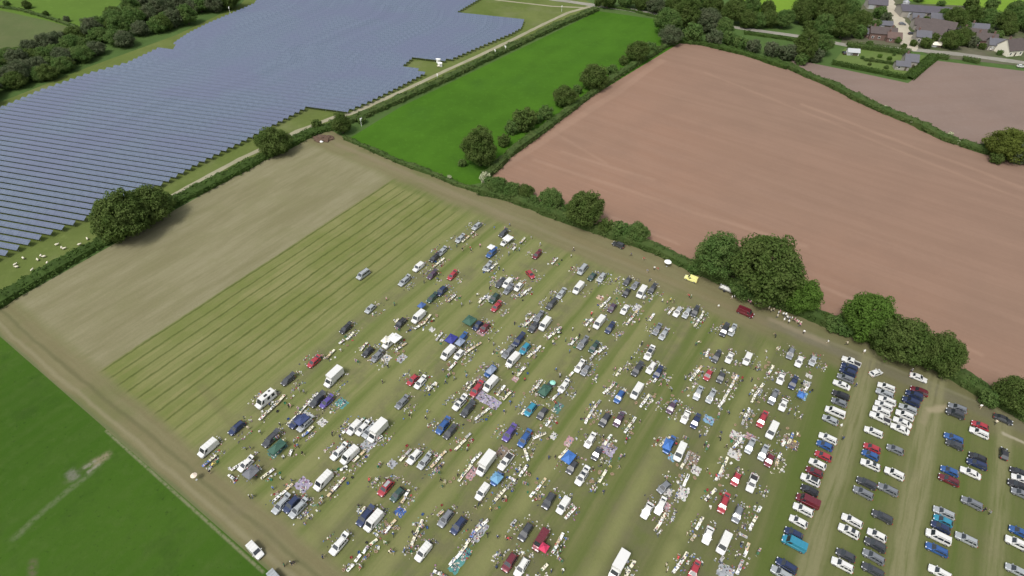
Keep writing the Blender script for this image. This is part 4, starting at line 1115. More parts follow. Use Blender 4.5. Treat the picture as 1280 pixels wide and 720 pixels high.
# nudge overlapping vehicles apart
for it in range(60):
    for i in range(len(vl)):
        for j in range(i + 1, len(vl)):
            A, B_ = vl[i], vl[j]; ds, dt = B_[0] - A[0], B_[1] - A[1]
            os_, ot = A[5][0] + B_[5][0] + .10 - abs(ds), A[5][1] + B_[5][1] + .10 - abs(dt)
            if os_ > 0 and ot > 0:
                if os_ < ot: d = os_ / 2 * (1 if ds >= 0 else -1); A[0] -= d; B_[0] += d
                else: d = ot / 2 * (1 if dt >= 0 else -1); A[1] -= d; B_[1] += d
mx = max(math.hypot(v[0] - v[6], v[1] - v[7]) for v in vl); print('max vehicle shift', round(mx * KS, 2))
random.seed(31); VOBJ = []
for v in vl:
    s, t, k, c, o = v[:5]
    hd = dict(a=ANG + math.pi, l=ANG + math.pi / 2, r=ANG - math.pi / 2, dr=ANG - math.pi / 2, ub=ANG, ur=R(20), ar=ANG + math.pi - R(16))[o]
    if (k, c) == ('hatch', 'red') and 96 < s < 98 and t < 103: hd = ANG - math.pi / 2 - R(22)
    if o == 'dr': hd += R(-4)
    op = o == 'a' and t < 181 and k in ('hatch', 'estate', 'suv', 'saloon') and random.random() < .55
    pr = get_proto(k, op)
    if not pr[1]: root = pr[0]; pr[1] = True
    else: root = copy_tree(pr[0])
    root.location = P(s, t, .05); root.rotation_euler = (0, 0, hd + R(random.uniform(-2.5, 2.5)))
    tag(root, cat=KN[k][1], group='vehicles of the sellers in the stall rows' if t < 181 else 'cars in the visitors parking lines')
    paint(root, PM[c], PM['white'] if (k == 'luton') else None)
    z = rowname(t)
    if s < 2: z = 'on the bottom left headland'
    elif s > 116.5: z = 'beside the long hedge'
    elif t < 65: z = 'alone on the mown strip'
    else: z = '%s from left' % z
    pend(root, '%s %s%s' % (CNAME[c], KL[k], ' with raised tailgate' if op else ''), z, -s)
    VOBJ.append((s, t, k, c, root, z))
# dark roofs and sunroofs the photo shows
def add_roof_panel(s0, t0, name, L, W_, H, x, mat):
    best = min(VOBJ, key=lambda a: math.hypot(a[0] - s0, a[1] - t0)); r_ = best[4]; HH = SPEC[best[2]][2]
    b = MB(); b.box((x, 0, HH + .075), (L, W_, .02)); b.build(name, [mat], r_)
for (px, py) in ((1013, 600), (811, 443), (727, 597), (574, 505), (1088, 581), (1061, 664)):
    s_, t_ = ST(G(px, py, .8)); add_roof_panel(s_, t_, 'sunroof', 1.5 if px in (1013, 811) else .75, 1.05, 0, -.6, GLS)
for (px, py) in ((840, 390), (482, 610)):
    s_, t_ = ST(G(px, py, .8)); add_roof_panel(s_, t_, 'roof_box', 1.6, .8, 0, -.6, PM['silver'])
# ------------------------------------------------------------------ stalls: tables, goods, gazebos, sheets
TOPS = dict(cream=simple('cream table cloth', (.64, .61, .47), .9), white=simple('white plastic table top', (.70, .70, .66), .6), wood=simple('pasting table board', (.48, .38, .24), .8), grey=simple('grey table cloth', (.30, .30, .30), .9), blue=simple('blue table cloth', (.10, .16, .38), .9))
def make_table():
    r_ = empty('trestle_table'); b = MB(); b.box((0, 0, .73), (1.8, .62, .035)); b.box((0, .30, .70), (1.7, .03, .05)); b.box((0, -.30, .70), (1.7, .03, .05)); b.build('table_top', [TOPS['white']], r_)
    for x in (-.7, .7):
        b = MB()
        for y in (-.26, .26): b.tube((x, y, 0), (x * .96, y * .9, .71), .018, .018, 6)
        b.tube((x, -.25, .2), (x, .25, .2), .014, .014, 6); b.build('trestle_leg', [STEEL], r_)
    return r_
JW = MB()       # small bric-a-brac
PAL = [(.50, .48, .42), (.55, .55, .51), (.40, .41, .42), (.30, .31, .33), (.06, .06, .065), (.05, .055, .07), (.55, .51, .40), (.42, .38, .30), (.24, .20, .15), (.12, .10, .09), (.05, .05, .06), (.03, .03, .035), (.08, .08, .09), (.30, .06, .05), (.10, .15, .30), (.10, .20, .12), (.40, .30, .34), (.24, .26, .28), (.16, .17, .20), (.50, .49, .45), (.22, .12, .18), (.10, .09, .07), (.60, .60, .57), (.20, .17, .12)]
def trinket(p, z):
    k = random.random(); c = random.choice(PAL); g_ = random.uniform(.9, 1.45)
    if k < .45: JW.box((p.x, p.y, z + .07), (g_ * random.uniform(.12, .42), g_ * random.uniform(.1, .3), random.uniform(.06, .26)), random.random() * 3, col=c, taper=random.uniform(.7, 1))
    elif k < .75: r_ = g_ * random.uniform(.05, .15); h_ = random.uniform(.06, .35); JW.tube((p.x, p.y, z), (p.x, p.y, z + h_), r_, r_ * random.uniform(.4, 1.3), 7, col=c)
    else:
        a = random.random() * 3; JW.box((p.x, p.y, z + .03), (random.uniform(.25, .55), random.uniform(.2, .4), .05), a, col=c)
        JW.box((p.x + .03, p.y, z + .08), (random.uniform(.15, .3), random.uniform(.15, .25), .05), a + .4, col=random.choice(PAL))
STRIPS = [(577,303,587,294),(584,296,604,279),(540,335,556,322),(641,312,647,306),(650,304,656,297),(609,339,622,329),(650,371,664,359),(749,354,757,342),(690,330,697,322),(493,404,499,397),(518,411,531,403),(531,403,538,393),(450,438,459,428),(495,437,508,428),(500,440,513,430),(508,430,513,436),(545,425,553,416),
 (423,430,430,424),(434,424,442,415),(407,448,418,437),(560,377,570,368),(598,379,607,370),(655,408,668,395),(684,424,701,408),(713,431,722,421),(625,443,632,435),(660,447,677,432),(581,441,602,428),(731,408,741,397),(751,384,764,371),(783,406,797,388),(738,450,747,438),(749,440,757,433),
 (804,374,809,362),(809,362,817,365),(868,409,878,393),(878,393,880,385),(835,393,843,384),(897,419,904,408),(883,446,886,436),(917,412,921,406),(324,525,338,512),(338,512,350,500),(350,500,357,493),(359,532,372,519),(372,519,384,505),(384,505,397,490),(378,545,392,533),(535,488,545,478),(441,533,456,522),(429,541,441,531),
 (560,463,570,452),(585,485,595,475),(594,524,612,510),(620,495,632,481),(646,470,657,458),(665,491,678,474),(683,532,691,520),(652,518,656,511),(754,492,770,478),(738,516,750,500),(731,530,738,516),(800,509,812,493),(780,541,795,521),(816,479,826,466),(863,476,877,457),(868,470,880,455),(835,508,846,501),(913,484,922,470),(899,509,912,487),(902,512,910,500),
 (939,503,954,479),(927,531,937,509),(960,467,967,456),(1007,488,1013,478),(985,556,992,540),(252,584,271,568),(289,588,315,570),(285,592,293,599),(327,598,342,586),(341,627,366,605),(360,572,365,560),(426,587,440,578),(440,578,459,561),(409,621,431,596),(500,576,514,561),(538,585,558,563),(502,628,511,613),(469,551,480,543),
 (568,563,589,541),(573,601,590,581),(589,579,602,565),(635,596,645,602),(645,602,659,582),(659,582,655,579),(656,561,660,575),(666,548,683,541),(662,622,683,597),(618,626,633,610),(699,573,709,561),(748,603,758,587),(825,557,834,547),(834,547,846,548),(851,586,862,565),(854,608,861,593),(755,556,764,543),
 (969,581,976,566),(895,601,910,571),(977,558,986,542),(917,560,931,544),(881,626,895,611),(433,715,462,681),(462,681,471,674),(448,643,458,632),(480,666,495,649),(514,681,528,649),(547,645,555,637),(542,714,559,722),(577,689,594,664),(594,664,611,649),(637,658,646,648),(691,691,704,666),(706,649,720,634),(676,714,685,703),(562,706,577,689),
 (818,663,833,642),(870,661,879,647),(863,678,871,666),(781,722,794,699),(841,716,855,699),(854,700,861,689),(937,663,946,644),(947,641,951,632),(925,667,934,671),(930,696,937,679),(900,703,909,689),(921,719,929,699),(712,470,722,458),(690,500,700,490),(628,500,640,488),(812,400,818,392),(770,470,776,460)]
random.seed(44); tproto = make_table(); first = True; TPOS = []; GOODS = []
vrect = [(P(v[0], v[1]), v[4], SPEC[v[2]]) for v in vl]
def near_vehicle(p, m=.3):
    s, t = ST(p)
    for v in vl:
        if abs(v[0] - s) < v[5][0] + m and abs(v[1] - t) < v[5][1] + m: return True
    return False
def strip_zone(t):
    return '%s from left' % rowname(t)
for (x0, y0, x1, y1) in STRIPS:
    A, B_ = G(x0, y0, .75), G(x1, y1, .75); A.z = B_.z = .04; L = (B_ - A).length; n = max(1, round(L / 1.95)); d = (B_ - A) / L
    for i in range(n):
        c = A + d * (L * (i + .5) / n) + Vector((random.uniform(-.1, .1), random.uniform(-.1, .1), 0))
        if near_vehicle(c, .15) or any((c - q).length < 1.5 for q in TPOS): continue
        if len(TPOS) >= 290: break
        o = tproto if first else copy_tree(tproto); first = False
        o.location = c; o.rotation_euler = (0, 0, math.atan2(d.y, d.x) + R(random.uniform(-5, 5)))
        cl = random.choices(['cream', 'white', 'wood', 'grey', 'blue'], [5, 6, 2, 1.5, .6])[0]
        for k in kids(o):
            if k.name.startswith('table_top'): k.material_slots[0].link = 'OBJECT'; k.material_slots[0].material = TOPS[cl]
        tag(o, cat='table', group='sale tables of the car boot stalls')
        s, t = ST(c); TPOS.append(c)
        pend(o, {'cream': 'cream covered', 'white': 'white', 'wood': 'bare wooden', 'grey': 'grey covered', 'blue': 'blue covered'}[cl] + ' trestle table', strip_zone(t), -s)
        for j in range(random.randint(4, 8)):
            q = c + d * random.uniform(-.85, .85) + Vector((-d.y, d.x, 0)) * random.uniform(-.26, .26); trinket(q, .79)
        GOODS.append(c)
print('tables', len(TPOS))
for c in GOODS:     # things laid on the grass round the tables
    s, t = ST(c)
    sgn_ = random.choice([-1, 1])
    for j in range(random.choice([2, 4, 6, 10, 14])):
        q = c + E2 * (sgn_ * .9 + random.gauss(0, .35)) + E1 * random.gauss(0, .6)
        if not near_vehicle(q, .05) and not any((q - w_).length < .75 for w_ in TPOS[max(0, 0):] if abs(w_.x - q.x) < 1): trinket(q, .04)
for v in vl:
    if v[1] < 181 and 3 < v[0] < 114 and v[1] > 66:
        side = 1 if random.random() < .5 else -1
        rc = min((79.5, 99.5, 113.5, 128.5, 143.5, 158.5, 173.5), key=lambda r_: abs(r_ - v[1])); oc = 1 if v[1] > rc else -1
        if v[1] < 79: oc = random.choice([-1, 1, 1])
        for j in range(random.choice([26, 36, 48, 60])):
            q = P(v[0] + random.gauss(0, 1.0) if j % 3 else v[0] + 3.0 + random.gauss(0, .4), v[1] + oc * (random.choice([1.7, 2.9, 3.1]) + random.gauss(0, .22)) if j % 3 else v[1] + random.gauss(0, .7), 0)
            if not near_vehicle(q, .08): trinket(q, .04)
t_ = NT('bric-a-brac'); at = t_.n.new('ShaderNodeAttribute'); at.attribute_name = 'Col'; jm = t_.done(at.outputs['Color'], .6, .3)
o = JW.build('bric_a_brac', [jm], attr='Col'); tag(o, 'small second-hand bric-a-brac spread over the tables and the grass', 'second-hand goods', None, 'stuff')
# crates and cardboard boxes
CARD = simple('brown cardboard', (.26, .19, .12), .9); PLW = simple('white plastic crate', (.66, .66, .63), .5); PLB = simple('blue plastic crate', (.04, .09, .24), .5); PLG = simple('green plastic crate', (.05, .20, .10), .5); PLK = simple('black plastic crate', (.03, .03, .033), .5); PLR = simple('red plastic crate', (.26, .04, .04), .5)
def make_crate(card):
    b = MB(); L, W_, H, t = .58, .42, .34, .02
    b.box((0, 0, t / 2), (L, W_, t))
    for y in (-1, 1): b.box((0, y * (W_ / 2 - t / 2), H / 2 + t / 2), (L, t, H - t))
    for x in (-1, 1): b.box((x * (L / 2 - t / 2), 0, H / 2 + t / 2), (t, W_ - 2 * t - .001, H - t))
    if card:
        for y in (-1, 1): b.box((0, y * (W_ / 2 + .06), H - .03), (L * .98, .12, .012))
        for x in (-1, 1): b.box((x * (L / 2 + .08), 0, H - .02), (.16, W_ * .96, .012))
        nm = 'cardboard_box'
    else: b.box((0, W_ / 2 + .012, H - .03), (L + .03, .02, .04)); b.box((0, -W_ / 2 - .012, H - .03), (L + .03, .02, .04)); nm = 'plastic_crate'
    k = len(b.f)
    me = b.mesh(nm, [CARD if card else PLW]); o = mesh_obj(nm, me); return o
cp = {True: make_crate(True), False: make_crate(False)}; used = {True: False, False: False}; cn = 0
random.seed(52)
for c in GOODS:
    for j in range(random.choice([0, 1, 1, 2, 3])):
        if cn >= 270: break
        s, t = ST(c); q = c + E1 * random.uniform(-2.2, 2.2) + E2 * random.choice([-1, 1]) * random.uniform(.9, 1.7)
        if near_vehicle(q, .25) or any((q - w_).length < 1.1 for w_ in TPOS): continue
        card = random.random() < .45; o = cp[card]
        if used[card]: o = o.copy(); COL.objects.link(o)
        used[card] = True; o.location = (q.x, q.y, .045); o.rotation_euler = (0, 0, random.random() * 3.1)
        sc = random.uniform(.75, 1.1); o.scale = (sc, sc, sc)
        m_, nm = (CARD, 'brown cardboard box') if card else random.choice([(PLW, 'white plastic crate'), (PLB, 'blue plastic crate'), (PLG, 'green plastic crate'), (PLK, 'black plastic crate'), (PLR, 'red plastic crate'), (PLW, 'white plastic crate')])
        o.material_slots[0].link = 'OBJECT'; o.material_slots[0].material = m_
        tag(o, cat='box' if card else 'crate', group='boxes and crates standing between the stalls'); pend(o, nm, '%s from left' % rowname(t), -s); cn += 1
# ground sheets with goods
SHM = dict(white=(.42, .41, .39), blue=(.03, .08, .25), green=(.05, .13, .11), teal=(.06, .19, .18), lilac=(.27, .24, .32), pink=(.34, .20, .21), peach=(.38, .27, .19), lightblue=(.15, .27, .38), brown=(.16, .12, .085), grey=(.26, .27, .29), navy=(.02, .03, .10))
SHEETS = [(610, 500, 7, 3.0, 'lilac', 0), (379, 606, 3.4, 3.0, 'lilac', 0), (427, 504, 3, 2.6, 'teal', 0), (1003, 494, 2.2, 3.0, 'lightblue', 0), (886, 525, 2.6, 2.4, 'lightblue', 0), (575, 700, 2.2, 6, 'teal', 0), (599, 664, 2.4, 4.5, 'grey', 0), (644, 474, 1.6, 1.6, 'pink', 0), (918, 568, 3, 2.4, 'white', 0),
          (347, 562, 2.5, 4.5, 'green', 0), (697, 510, 2, 3.5, 'green', 0), (460, 556, 3, 3.4, 'grey', 0), (760, 561, 3.6, 3.4, 'lilac', 0), (711, 552, 1.6, 3.0, 'pink', 0), (603, 414, 2.6, 3.2, 'pink', 0), (483, 448, 2.4, 2.4, 'white', 0), (628, 565, 2.6, 3.2, 'brown', 0), (590, 592, 1.8, 3.4, 'pink', 0), (600, 475, 2.6, 2.6, 'brown', 0),
          (1008, 480, 1.6, 2.2, 'white', 0), (919, 471, 1.8, 2.2, 'peach', 0), (922, 546, 3.6, 2.6, 'white', 0), (938, 546, 2.4, 1.8, 'pink', 0), (834, 615, 2, 2, 'white', 0), (853, 617, 2.4, 3.2, 'white', 0), (403, 528, 2.2, 2.0, 'white', 0), (490, 580, 2, 2, 'grey', 0), (838, 510, 1.5, 2.4, 'navy', 0), (1011, 470, 1.6, 1.4, 'white', 0), (990, 555, 3, 3, 'brown', 0),
          (907, 715, 3.2, 3.2, 'grey', 0), (692, 545, 1.4, 2, 'white', 0), (866, 572, 3, 3, 'brown', 0), (870, 588, 2, 2.4, 'white', 0), (502, 448, 2, 3, 'grey', 0), (750, 372, 2, 2, 'peach', 0), (796, 385, 2, 3.4, 'white', 0), (540, 412, 1.6, 1.6, 'white', 0), (610, 372, 2.0, 1.8, 'white', 0), (668, 412, 2, 2, 'brown', 0), (500, 640, 2.2, 2, 'blue', 0), (840, 572, 1.6, 2, 'lightblue', 0),
          (962, 571, 1.8, 2.2, 'pink', 0), (745, 432, 1.3, 2, 'green', 0), (620, 597, 2.2, 2.4, 'lightblue', 0), (832, 633, 1.8, 2.2, 'pink', 0), (775, 715, 1, 1, 'brown', 1), (381, 521, 3, 3, 'white', 0), (566, 430, 1.6, 2, 'brown', 0), (543, 372, 1.4, 2.4, 'teal', 0)]
random.seed(61)
for (px, py, w_, l_, cn_, sk) in SHEETS:
    if sk: continue
    c = G(px, py, .05); b = MB(); n = 10
    grid = [[c + E1 * (l_ * (i / n - .5) + .12 * math.sin(j * 1.3)) + E2 * (w_ * (j / n - .5) + .12 * math.sin(i * 1.7)) + Vector((0, 0, .02 + .05 * abs(pnoise(Vector((i * .7 + px, j * .7, 0)))))) for j in range(n + 1)] for i in range(n + 1)]
    for i in range(n):
        for j in range(n): b.poly([grid[i][j], grid[i + 1][j], grid[i + 1][j + 1], grid[i][j + 1]][::-1])
    me = b.mesh('ground_sheet', [simple(cn_ + ' groundsheet', SHM[cn_], .8, var=.25, scale=.8)]); bm = bmesh.new(); bm.from_mesh(me); bmesh.ops.remove_doubles(bm, verts=bm.verts, dist=1e-4)
    g = bmesh.ops.solidify(bm, geom=bm.faces[:], thickness=.012); bmesh.ops.recalc_face_normals(bm, faces=bm.faces[:]); bm.to_mesh(me); bm.free()
    o = mesh_obj('ground_sheet', me); tag(o, cat='ground sheet', group='ground sheets spread at the stalls'); s, t = ST(c); pend(o, '%s ground sheet' % cn_.replace('lightblue', 'light blue'), '%s from left' % rowname(t), -s)
    JW2 = MB(); JW, keep = JW2, JW
    for j in range(int(w_ * l_ * 3.0)): trinket(c + E1 * random.uniform(-.46, .46) * l_ + E2 * random.uniform(-.46, .46) * w_, .13)
    JW = keep
    k = len(JW.v)
    if j:
        o2 = JW2.build('bric_a_brac', [jm], attr='Col'); tag(o2, 'bric-a-brac', 'second-hand goods', None, 'stuff'); s, t = ST(c)
        o2['label'] = 'second-hand goods heaped on the %s ground sheet in the %s from left' % (cn_.replace('lightblue', 'light blue'), rowname(t))
# gazebos and tents
def gazebo(px, py, w_, l_, col, label, h_=2.1, peak=.8):
    c = G(px, py, 2.2); c.z = .04; r_ = empty('gazebo', c, ANG + R(random.uniform(-4, 4))); tag(r_, label, 'gazebo')
    b = MB(); e = .0
    cn4 = [(-l_ / 2, -w_ / 2, h_), (l_ / 2, -w_ / 2, h_), (l_ / 2, w_ / 2, h_), (-l_ / 2, w_ / 2, h_)]; ap = (0, 0, h_ + peak)
    for i in range(4):
        A, B_ = Vector(cn4[i]), Vector(cn4[(i + 1) % 4]); M_ = (A + B_) / 2 + Vector((0, 0, -.06)); m1 = (A.lerp(Vector(ap), .5) + Vector((0, 0, -.1))); m2 = (B_.lerp(Vector(ap), .5) + Vector((0, 0, -.1)))
        b.poly([A, M_, m1]); b.poly([M_, B_, m2]); b.poly([M_, m2, m1]); b.poly([m1, m2, ap]); b.poly([A - Vector((0, 0, .25)), M_ - Vector((0, 0, .25)), M_, A]); b.poly([M_ - Vector((0, 0, .25)), B_ - Vector((0, 0, .25)), B_, M_])
    b.build('canopy', [simple(col + ' canopy cloth', dict(white=(.66, .66, .65), blue=(.025, .03, .20), navy=(.03, .045, .13), green=(.03, .085, .06), grey=(.12, .125, .14), cream=(.64, .61, .52), midblue=(.05, .10, .26), red=(.48, .03, .09), brightblue=(.04, .13, .38), slate=(.20, .24, .33), lightblue=(.12, .27, .42))[col], .75, var=.10, scale=.6)], r_)
    for i in range(4): b = MB(); b.tube((cn4[i][0] * .97, cn4[i][1] * .97, 0), (cn4[i][0] * .97, cn4[i][1] * .97, h_), .025, .025, 6); b.build('leg', [STEEL], r_)
for a in ((635, 297, 2.6, 3.0, 'white', 'white domed gazebo at the top end of the second stall row'), (494, 422, 2.6, 3.0, 'white', 'white gazebo with goods on its right, beside a white van'), (482, 424, 1.8, 2.4, 'cream', 'cream awning touching the left side of a white gazebo'),
          (614, 308, 2.0, 2.2, 'white', 'small white gazebo just above a blue car'), (564, 423, 2.6, 3.2, 'blue', 'deep blue gazebo in the third stall row'), (587, 400, 3.0, 3.4, 'green', 'dark green gazebo ringed by goods in the third stall row'), (377, 524, 2.2, 3.2, 'navy', 'navy gazebo with white goods on both sides'),
          (313, 590, 2.6, 3.0, 'grey', 'dark grey gazebo beside a white car at the lower left'), (711, 571, 2.4, 3.2, 'brightblue', 'bright blue gazebo beside the pink ground sheet'), (680, 684, 1.8, 1.8, 'red', 'pinkish red awning beside a dark red van'), (1002, 493, 1.8, 2.0, 'brightblue', 'blue canopy at the right edge of the eighth stall row'),
          (681, 487, 2.4, 3.4, 'green', 'dark green gazebo in the middle of the fifth stall row'), (527, 381, 1.8, 2.2, 'midblue', 'blue awning behind the white van of the second stall row'), (575, 427, 2.0, 2.6, 'slate', 'slate blue gazebo right of the deep blue one'), (614, 462, 1.8, 2.8, 'slate', 'slate blue awning above a cream van'),
          (835, 555, 2.0, 3.0, 'brightblue', 'bright blue awning curved round by cream tables'), (346, 558, 2.2, 4.0, 'green', 'long dark green awning right of a charcoal car'), (621, 597, 2.2, 2.4, 'lightblue', 'light blue awning below the large box van'), (914, 412, 1.2, 1.2, 'white', 'tiny white canopy beside the top car of the seventh row')):
    gazebo(*a)
# parasols
def parasol(px, py, r, col, label):
    c = G(px, py, 2.1); c.z = .04; r_ = empty('parasol', c); tag(r_, label, 'parasol'); b = MB(); n = 8
    for i in range(n):
        a0, a1 = 2 * math.pi * i / n, 2 * math.pi * (i + 1) / n
        b.poly([(0, 0, 2.45), (r * math.cos(a0), r * math.sin(a0), 2.0), (r * .96 * math.cos((a0 + a1) / 2), r * .96 * math.sin((a0 + a1) / 2), 1.98), (r * math.cos(a1), r * math.sin(a1), 2.0)])
    b.build('canopy', [col], r_); b = MB(); b.tube((0, 0, 0), (0, 0, 2.5), .022, .022, 6); b.build('pole', [STEEL], r_); b = MB(); b.tube((0, 0, 0), (0, 0, .12), .25, .2, 12); b.build('base', [GREYP], r_)
parasol(835, 327, 1.2, WHITE, 'white parasol standing by the hedge above the stalls'); parasol(691, 478, .8, simple('mint parasol cloth', (.25, .55, .45), .8), 'mint green parasol beside the dark green gazebo')
parasol(242, 594, .75, simple('cream parasol cloth', (.66, .56, .46), .8), 'cream parasol at the far left end of the first stall row')
# clothes rails
GCOL = [simple('garment ' + n, c, .9) for n, c in (('red', (.4, .05, .05)), ('blue', (.06, .12, .35)), ('black', (.02, .02, .02)), ('white', (.7, .7, .68)), ('green', (.06, .2, .1)), ('pink', (.55, .25, .32)), ('mustard', (.45, .30, .06)))]
def make_rail(seed):
    random.seed(seed); r_ = empty('clothes_rail'); b = MB()
    for x in (-.75, .75): b.tube((x, 0, .05), (x, 0, 1.55), .018, .018, 6); b.tube((x, -.25, .05), (x, .25, .05), .018, .018, 6)
    b.tube((-.75, 0, 1.55), (.75, 0, 1.55), .018, .018, 6); b.build('rail_frame', [STEEL], r_)
    for i in range(9):
        x = -.65 + i * .16; g = MB(); g.box((x, 0, 1.15), (.07, .46, .68), R(random.uniform(-12, 12)), taper=.8); g.box((x, 0, 1.50), (.02, .30, .04)); g.build('garment', [random.choice(GCOL)], r_)
    return r_
rp = make_rail(3); random.seed(71)
for i, (px, py) in enumerate(((497, 412), (346, 548), (322, 586), (610, 405), (590, 500), (700, 412), (716, 425), (768, 480), (857, 548), (884, 560), (930, 548), (898, 520), (657, 605), (547, 590), (474, 582), (400, 630), (527, 660), (700, 700), (948, 690), (775, 572), (830, 470), (560, 470), (446, 452), (374, 512))):
    o = rp if i == 0 else copy_tree(rp); c = G(px, py, .8); c.z = .04
    o.location = c; o.rotation_euler = (0, 0, random.choice([ANG, ANG + math.pi / 2]) + R(random.uniform(-12, 12))); tag(o, cat='clothes rail', group='clothes rails at the stalls'); s, t = ST(c); pend(o, 'clothes rail full of coloured garments', '%s from left' % rowname(t), -s)
flush('counted from top')
# ------------------------------------------------------------------ people
SKIN = simple('skin', (.50, .32, .24), .6, var=.05)
CLO = dict(black=(.02, .02, .024), navy=(.03, .05, .13), white=(.72, .72, .70), grey=(.24, .25, .27), red=(.42, .04, .05), blue=(.08, .18, .42), green=(.07, .18, .09), cream=(.62, .56, .42), pink=(.58, .28, .34), yellow=(.62, .50, .10))
CM = {k: simple(k + ' clothing', v, .9) for k, v in CLO.items()}
TRO = [simple('dark jeans', (.035, .05, .10), .9), simple('black trousers', (.02, .02, .022), .9), simple('beige trousers', (.40, .33, .22), .9)]
SHOE = simple('dark shoes', (.03, .025, .02), .8); HAIRM = [simple('brown hair', (.08, .045, .025), .8), simple('grey hair', (.40, .39, .37), .8), simple('dark hair', (.02, .016, .014), .8), simple('white cap', (.7, .7, .67), .8)]
def make_person(pose, arms_f=False):
    V = []; E_ = []; Rr = []
    def v(p, r): V.append(Vector(p)); Rr.append(r); return len(V) - 1
    def e(a, b): E_.append((a, b))
    lean, sa, sb, kn = pose
    pel = v((0, 0, .95), .15)
    def tp(x, z): return (x + lean * (z - .95), 0, z if lean < .6 else .95 + (z - .95) * .80)
    w1 = v(tp(0, 1.10), .135); ch = v(tp(0.01, 1.30), .155); nk = v(tp(0, 1.46), .075); e(pel, w1); e(w1, ch); e(ch, nk)
    hx = tp(.02, 1.53); h0 = v(hx, .07); h1 = v((hx[0] + .02, 0, hx[2] + .08), .105); h2 = v((hx[0] + .01, 0, hx[2] + .17), .085); e(nk, h0); e(h0, h1); e(h1, h2)
    nose = v((hx[0] + .125, 0, hx[2] + .075), .018); e(h1, nose)
    for sy, ang in ((1, sa), (-1, sb)):
        hp = v((0, sy * .10, .90), .10); k = v((math.sin(ang) * .42, sy * .11, .90 - math.cos(ang) * .42), .065); ak = ang - kn * (1 if ang < 0 else .25)
        kx, kz = V[k].x, V[k].z; an = v((kx + math.sin(ak) * .40, sy * .11, max(.09, kz - math.cos(ak) * .40)), .042); ft = v((V[an].x + .15, sy * .12, max(.045, V[an].z - .05)), .042); hl = v((V[an].x - .04, sy * .11, max(.045, V[an].z - .05)), .045)
        e(pel, hp); e(hp, k); e(k, an); e(an, ft); e(an, hl)
        s_ = tp(0, 1.40); sh = v((s_[0], sy * .19, s_[2]), .062); a2 = -ang * .7 + (.6 if arms_f else 0) + lean * .4
        el = v((s_[0] + math.sin(a2) * .27, sy * .24, s_[2] - math.cos(a2) * .27), .045); a3 = a2 + (1.0 if arms_f else .3)
        wr = v((V[el].x + math.sin(a3) * .24, sy * .23, V[el].z - math.cos(a3) * .24), .030); pm_ = v((V[wr].x + math.sin(a3) * .07, sy * .225, V[wr].z - math.cos(a3) * .07), .032)
        e(ch, sh); e(sh, el); e(el, wr); e(wr, pm_)
        for fi in range(4):
            ln = (.065, .075, .07, .055)[fi]; f1 = v((V[pm_].x + math.sin(a3) * .04 + (fi - 1.5) * .018 * math.cos(a3), sy * .222, V[pm_].z - math.cos(a3) * .04 + (fi - 1.5) * .018 * math.sin(a3)), .009)
            f2 = v((V[f1].x + math.sin(a3 + .35) * ln, sy * .205, V[f1].z - math.cos(a3 + .35) * ln), .008); e(pm_, f1); e(f1, f2)
        t1 = v((V[wr].x + math.sin(a3 + .9) * .06, sy * .20, V[wr].z - math.cos(a3 + .9) * .06), .011); t2 = v((V[t1].x + math.sin(a3 + .3) * .045, sy * .19, V[t1].z - math.cos(a3 + .3) * .045), .009); e(wr, t1); e(t1, t2)
    me = bpy.data.meshes.new('p'); me.from_pydata([tuple(p) for p in V], E_, []); o = bpy.data.objects.new('p', me); COL.objects.link(o)
    sm = o.modifiers.new('s', 'SKIN'); su = o.modifiers.new('u', 'SUBSURF'); su.levels = 1; su.render_levels = 1
    for i, r_ in enumerate(Rr): me.skin_vertices[0].data[i].radius = (r_, r_); me.skin_vertices[0].data[i].use_root = (i == 0)
    dg = bpy.context.evaluated_depsgraph_get(); out = bpy.data.meshes.new_from_object(o.evaluated_get(dg)); bpy.data.objects.remove(o); out.name = 'body'
    out.materials.clear()
    for m_ in (SKIN, CM['navy'], TRO[0], SHOE): out.materials.append(m_)
    neck = V[nk].z + .03; hipz = .93
    for p in out.polygons:
        c = p.center; p.use_smooth = True
        hand = min((c - V[i]).length for i in range(len(V)) if Rr[i] < .0325 and V[i].z > .5 and Rr[i] > .0295 or Rr[i] < .012) < .07 and abs(c.y) > .16
        if hand or (c - V[h1]).length < .17 and c.z > V[nk].z + .02 or (c.z > neck and c.x > V[nk].x - .3 and abs(c.y) < .1): mi = 0
        elif c.z < .10: mi = 3
        elif c.z < hipz and abs(c.y) < .19 and (c.x < .35 or lean < .3): mi = 2
        else: mi = 1
        p.material_index = mi
    r_ = empty('person'); bo = mesh_obj('body', out, r_); reg(r_, bo)
    bm = bmesh.new(); bmesh.ops.create_icosphere(bm, subdivisions=2, radius=1); hc = V[h1] + Vector((-.022, 0, .055))
    for q in bm.verts: q.co = Vector((q.co.x * .112, q.co.y * .105, max(q.co.z, -.55 if q.co.x < 0.1 else .25) * .105)) + hc
    hm = bpy.data.meshes.new('hair'); bm.to_mesh(hm); bm.free(); hm.materials.append(HAIRM[0])
    for p in hm.polygons: p.use_smooth = True
    ho = mesh_obj('hair', hm, r_); reg(r_, ho)
    return r_
PP = [(make_person((.02, .03, -.03, .05)), 'standing'), (make_person((.06, .42, -.38, .35)), 'walking'), (make_person((.75, .02, -.08, .05), True), 'bending over goods'), (make_person((.10, .05, -.05, .05), True), 'reaching out')]
PU = [False] * 4
random.seed(81)
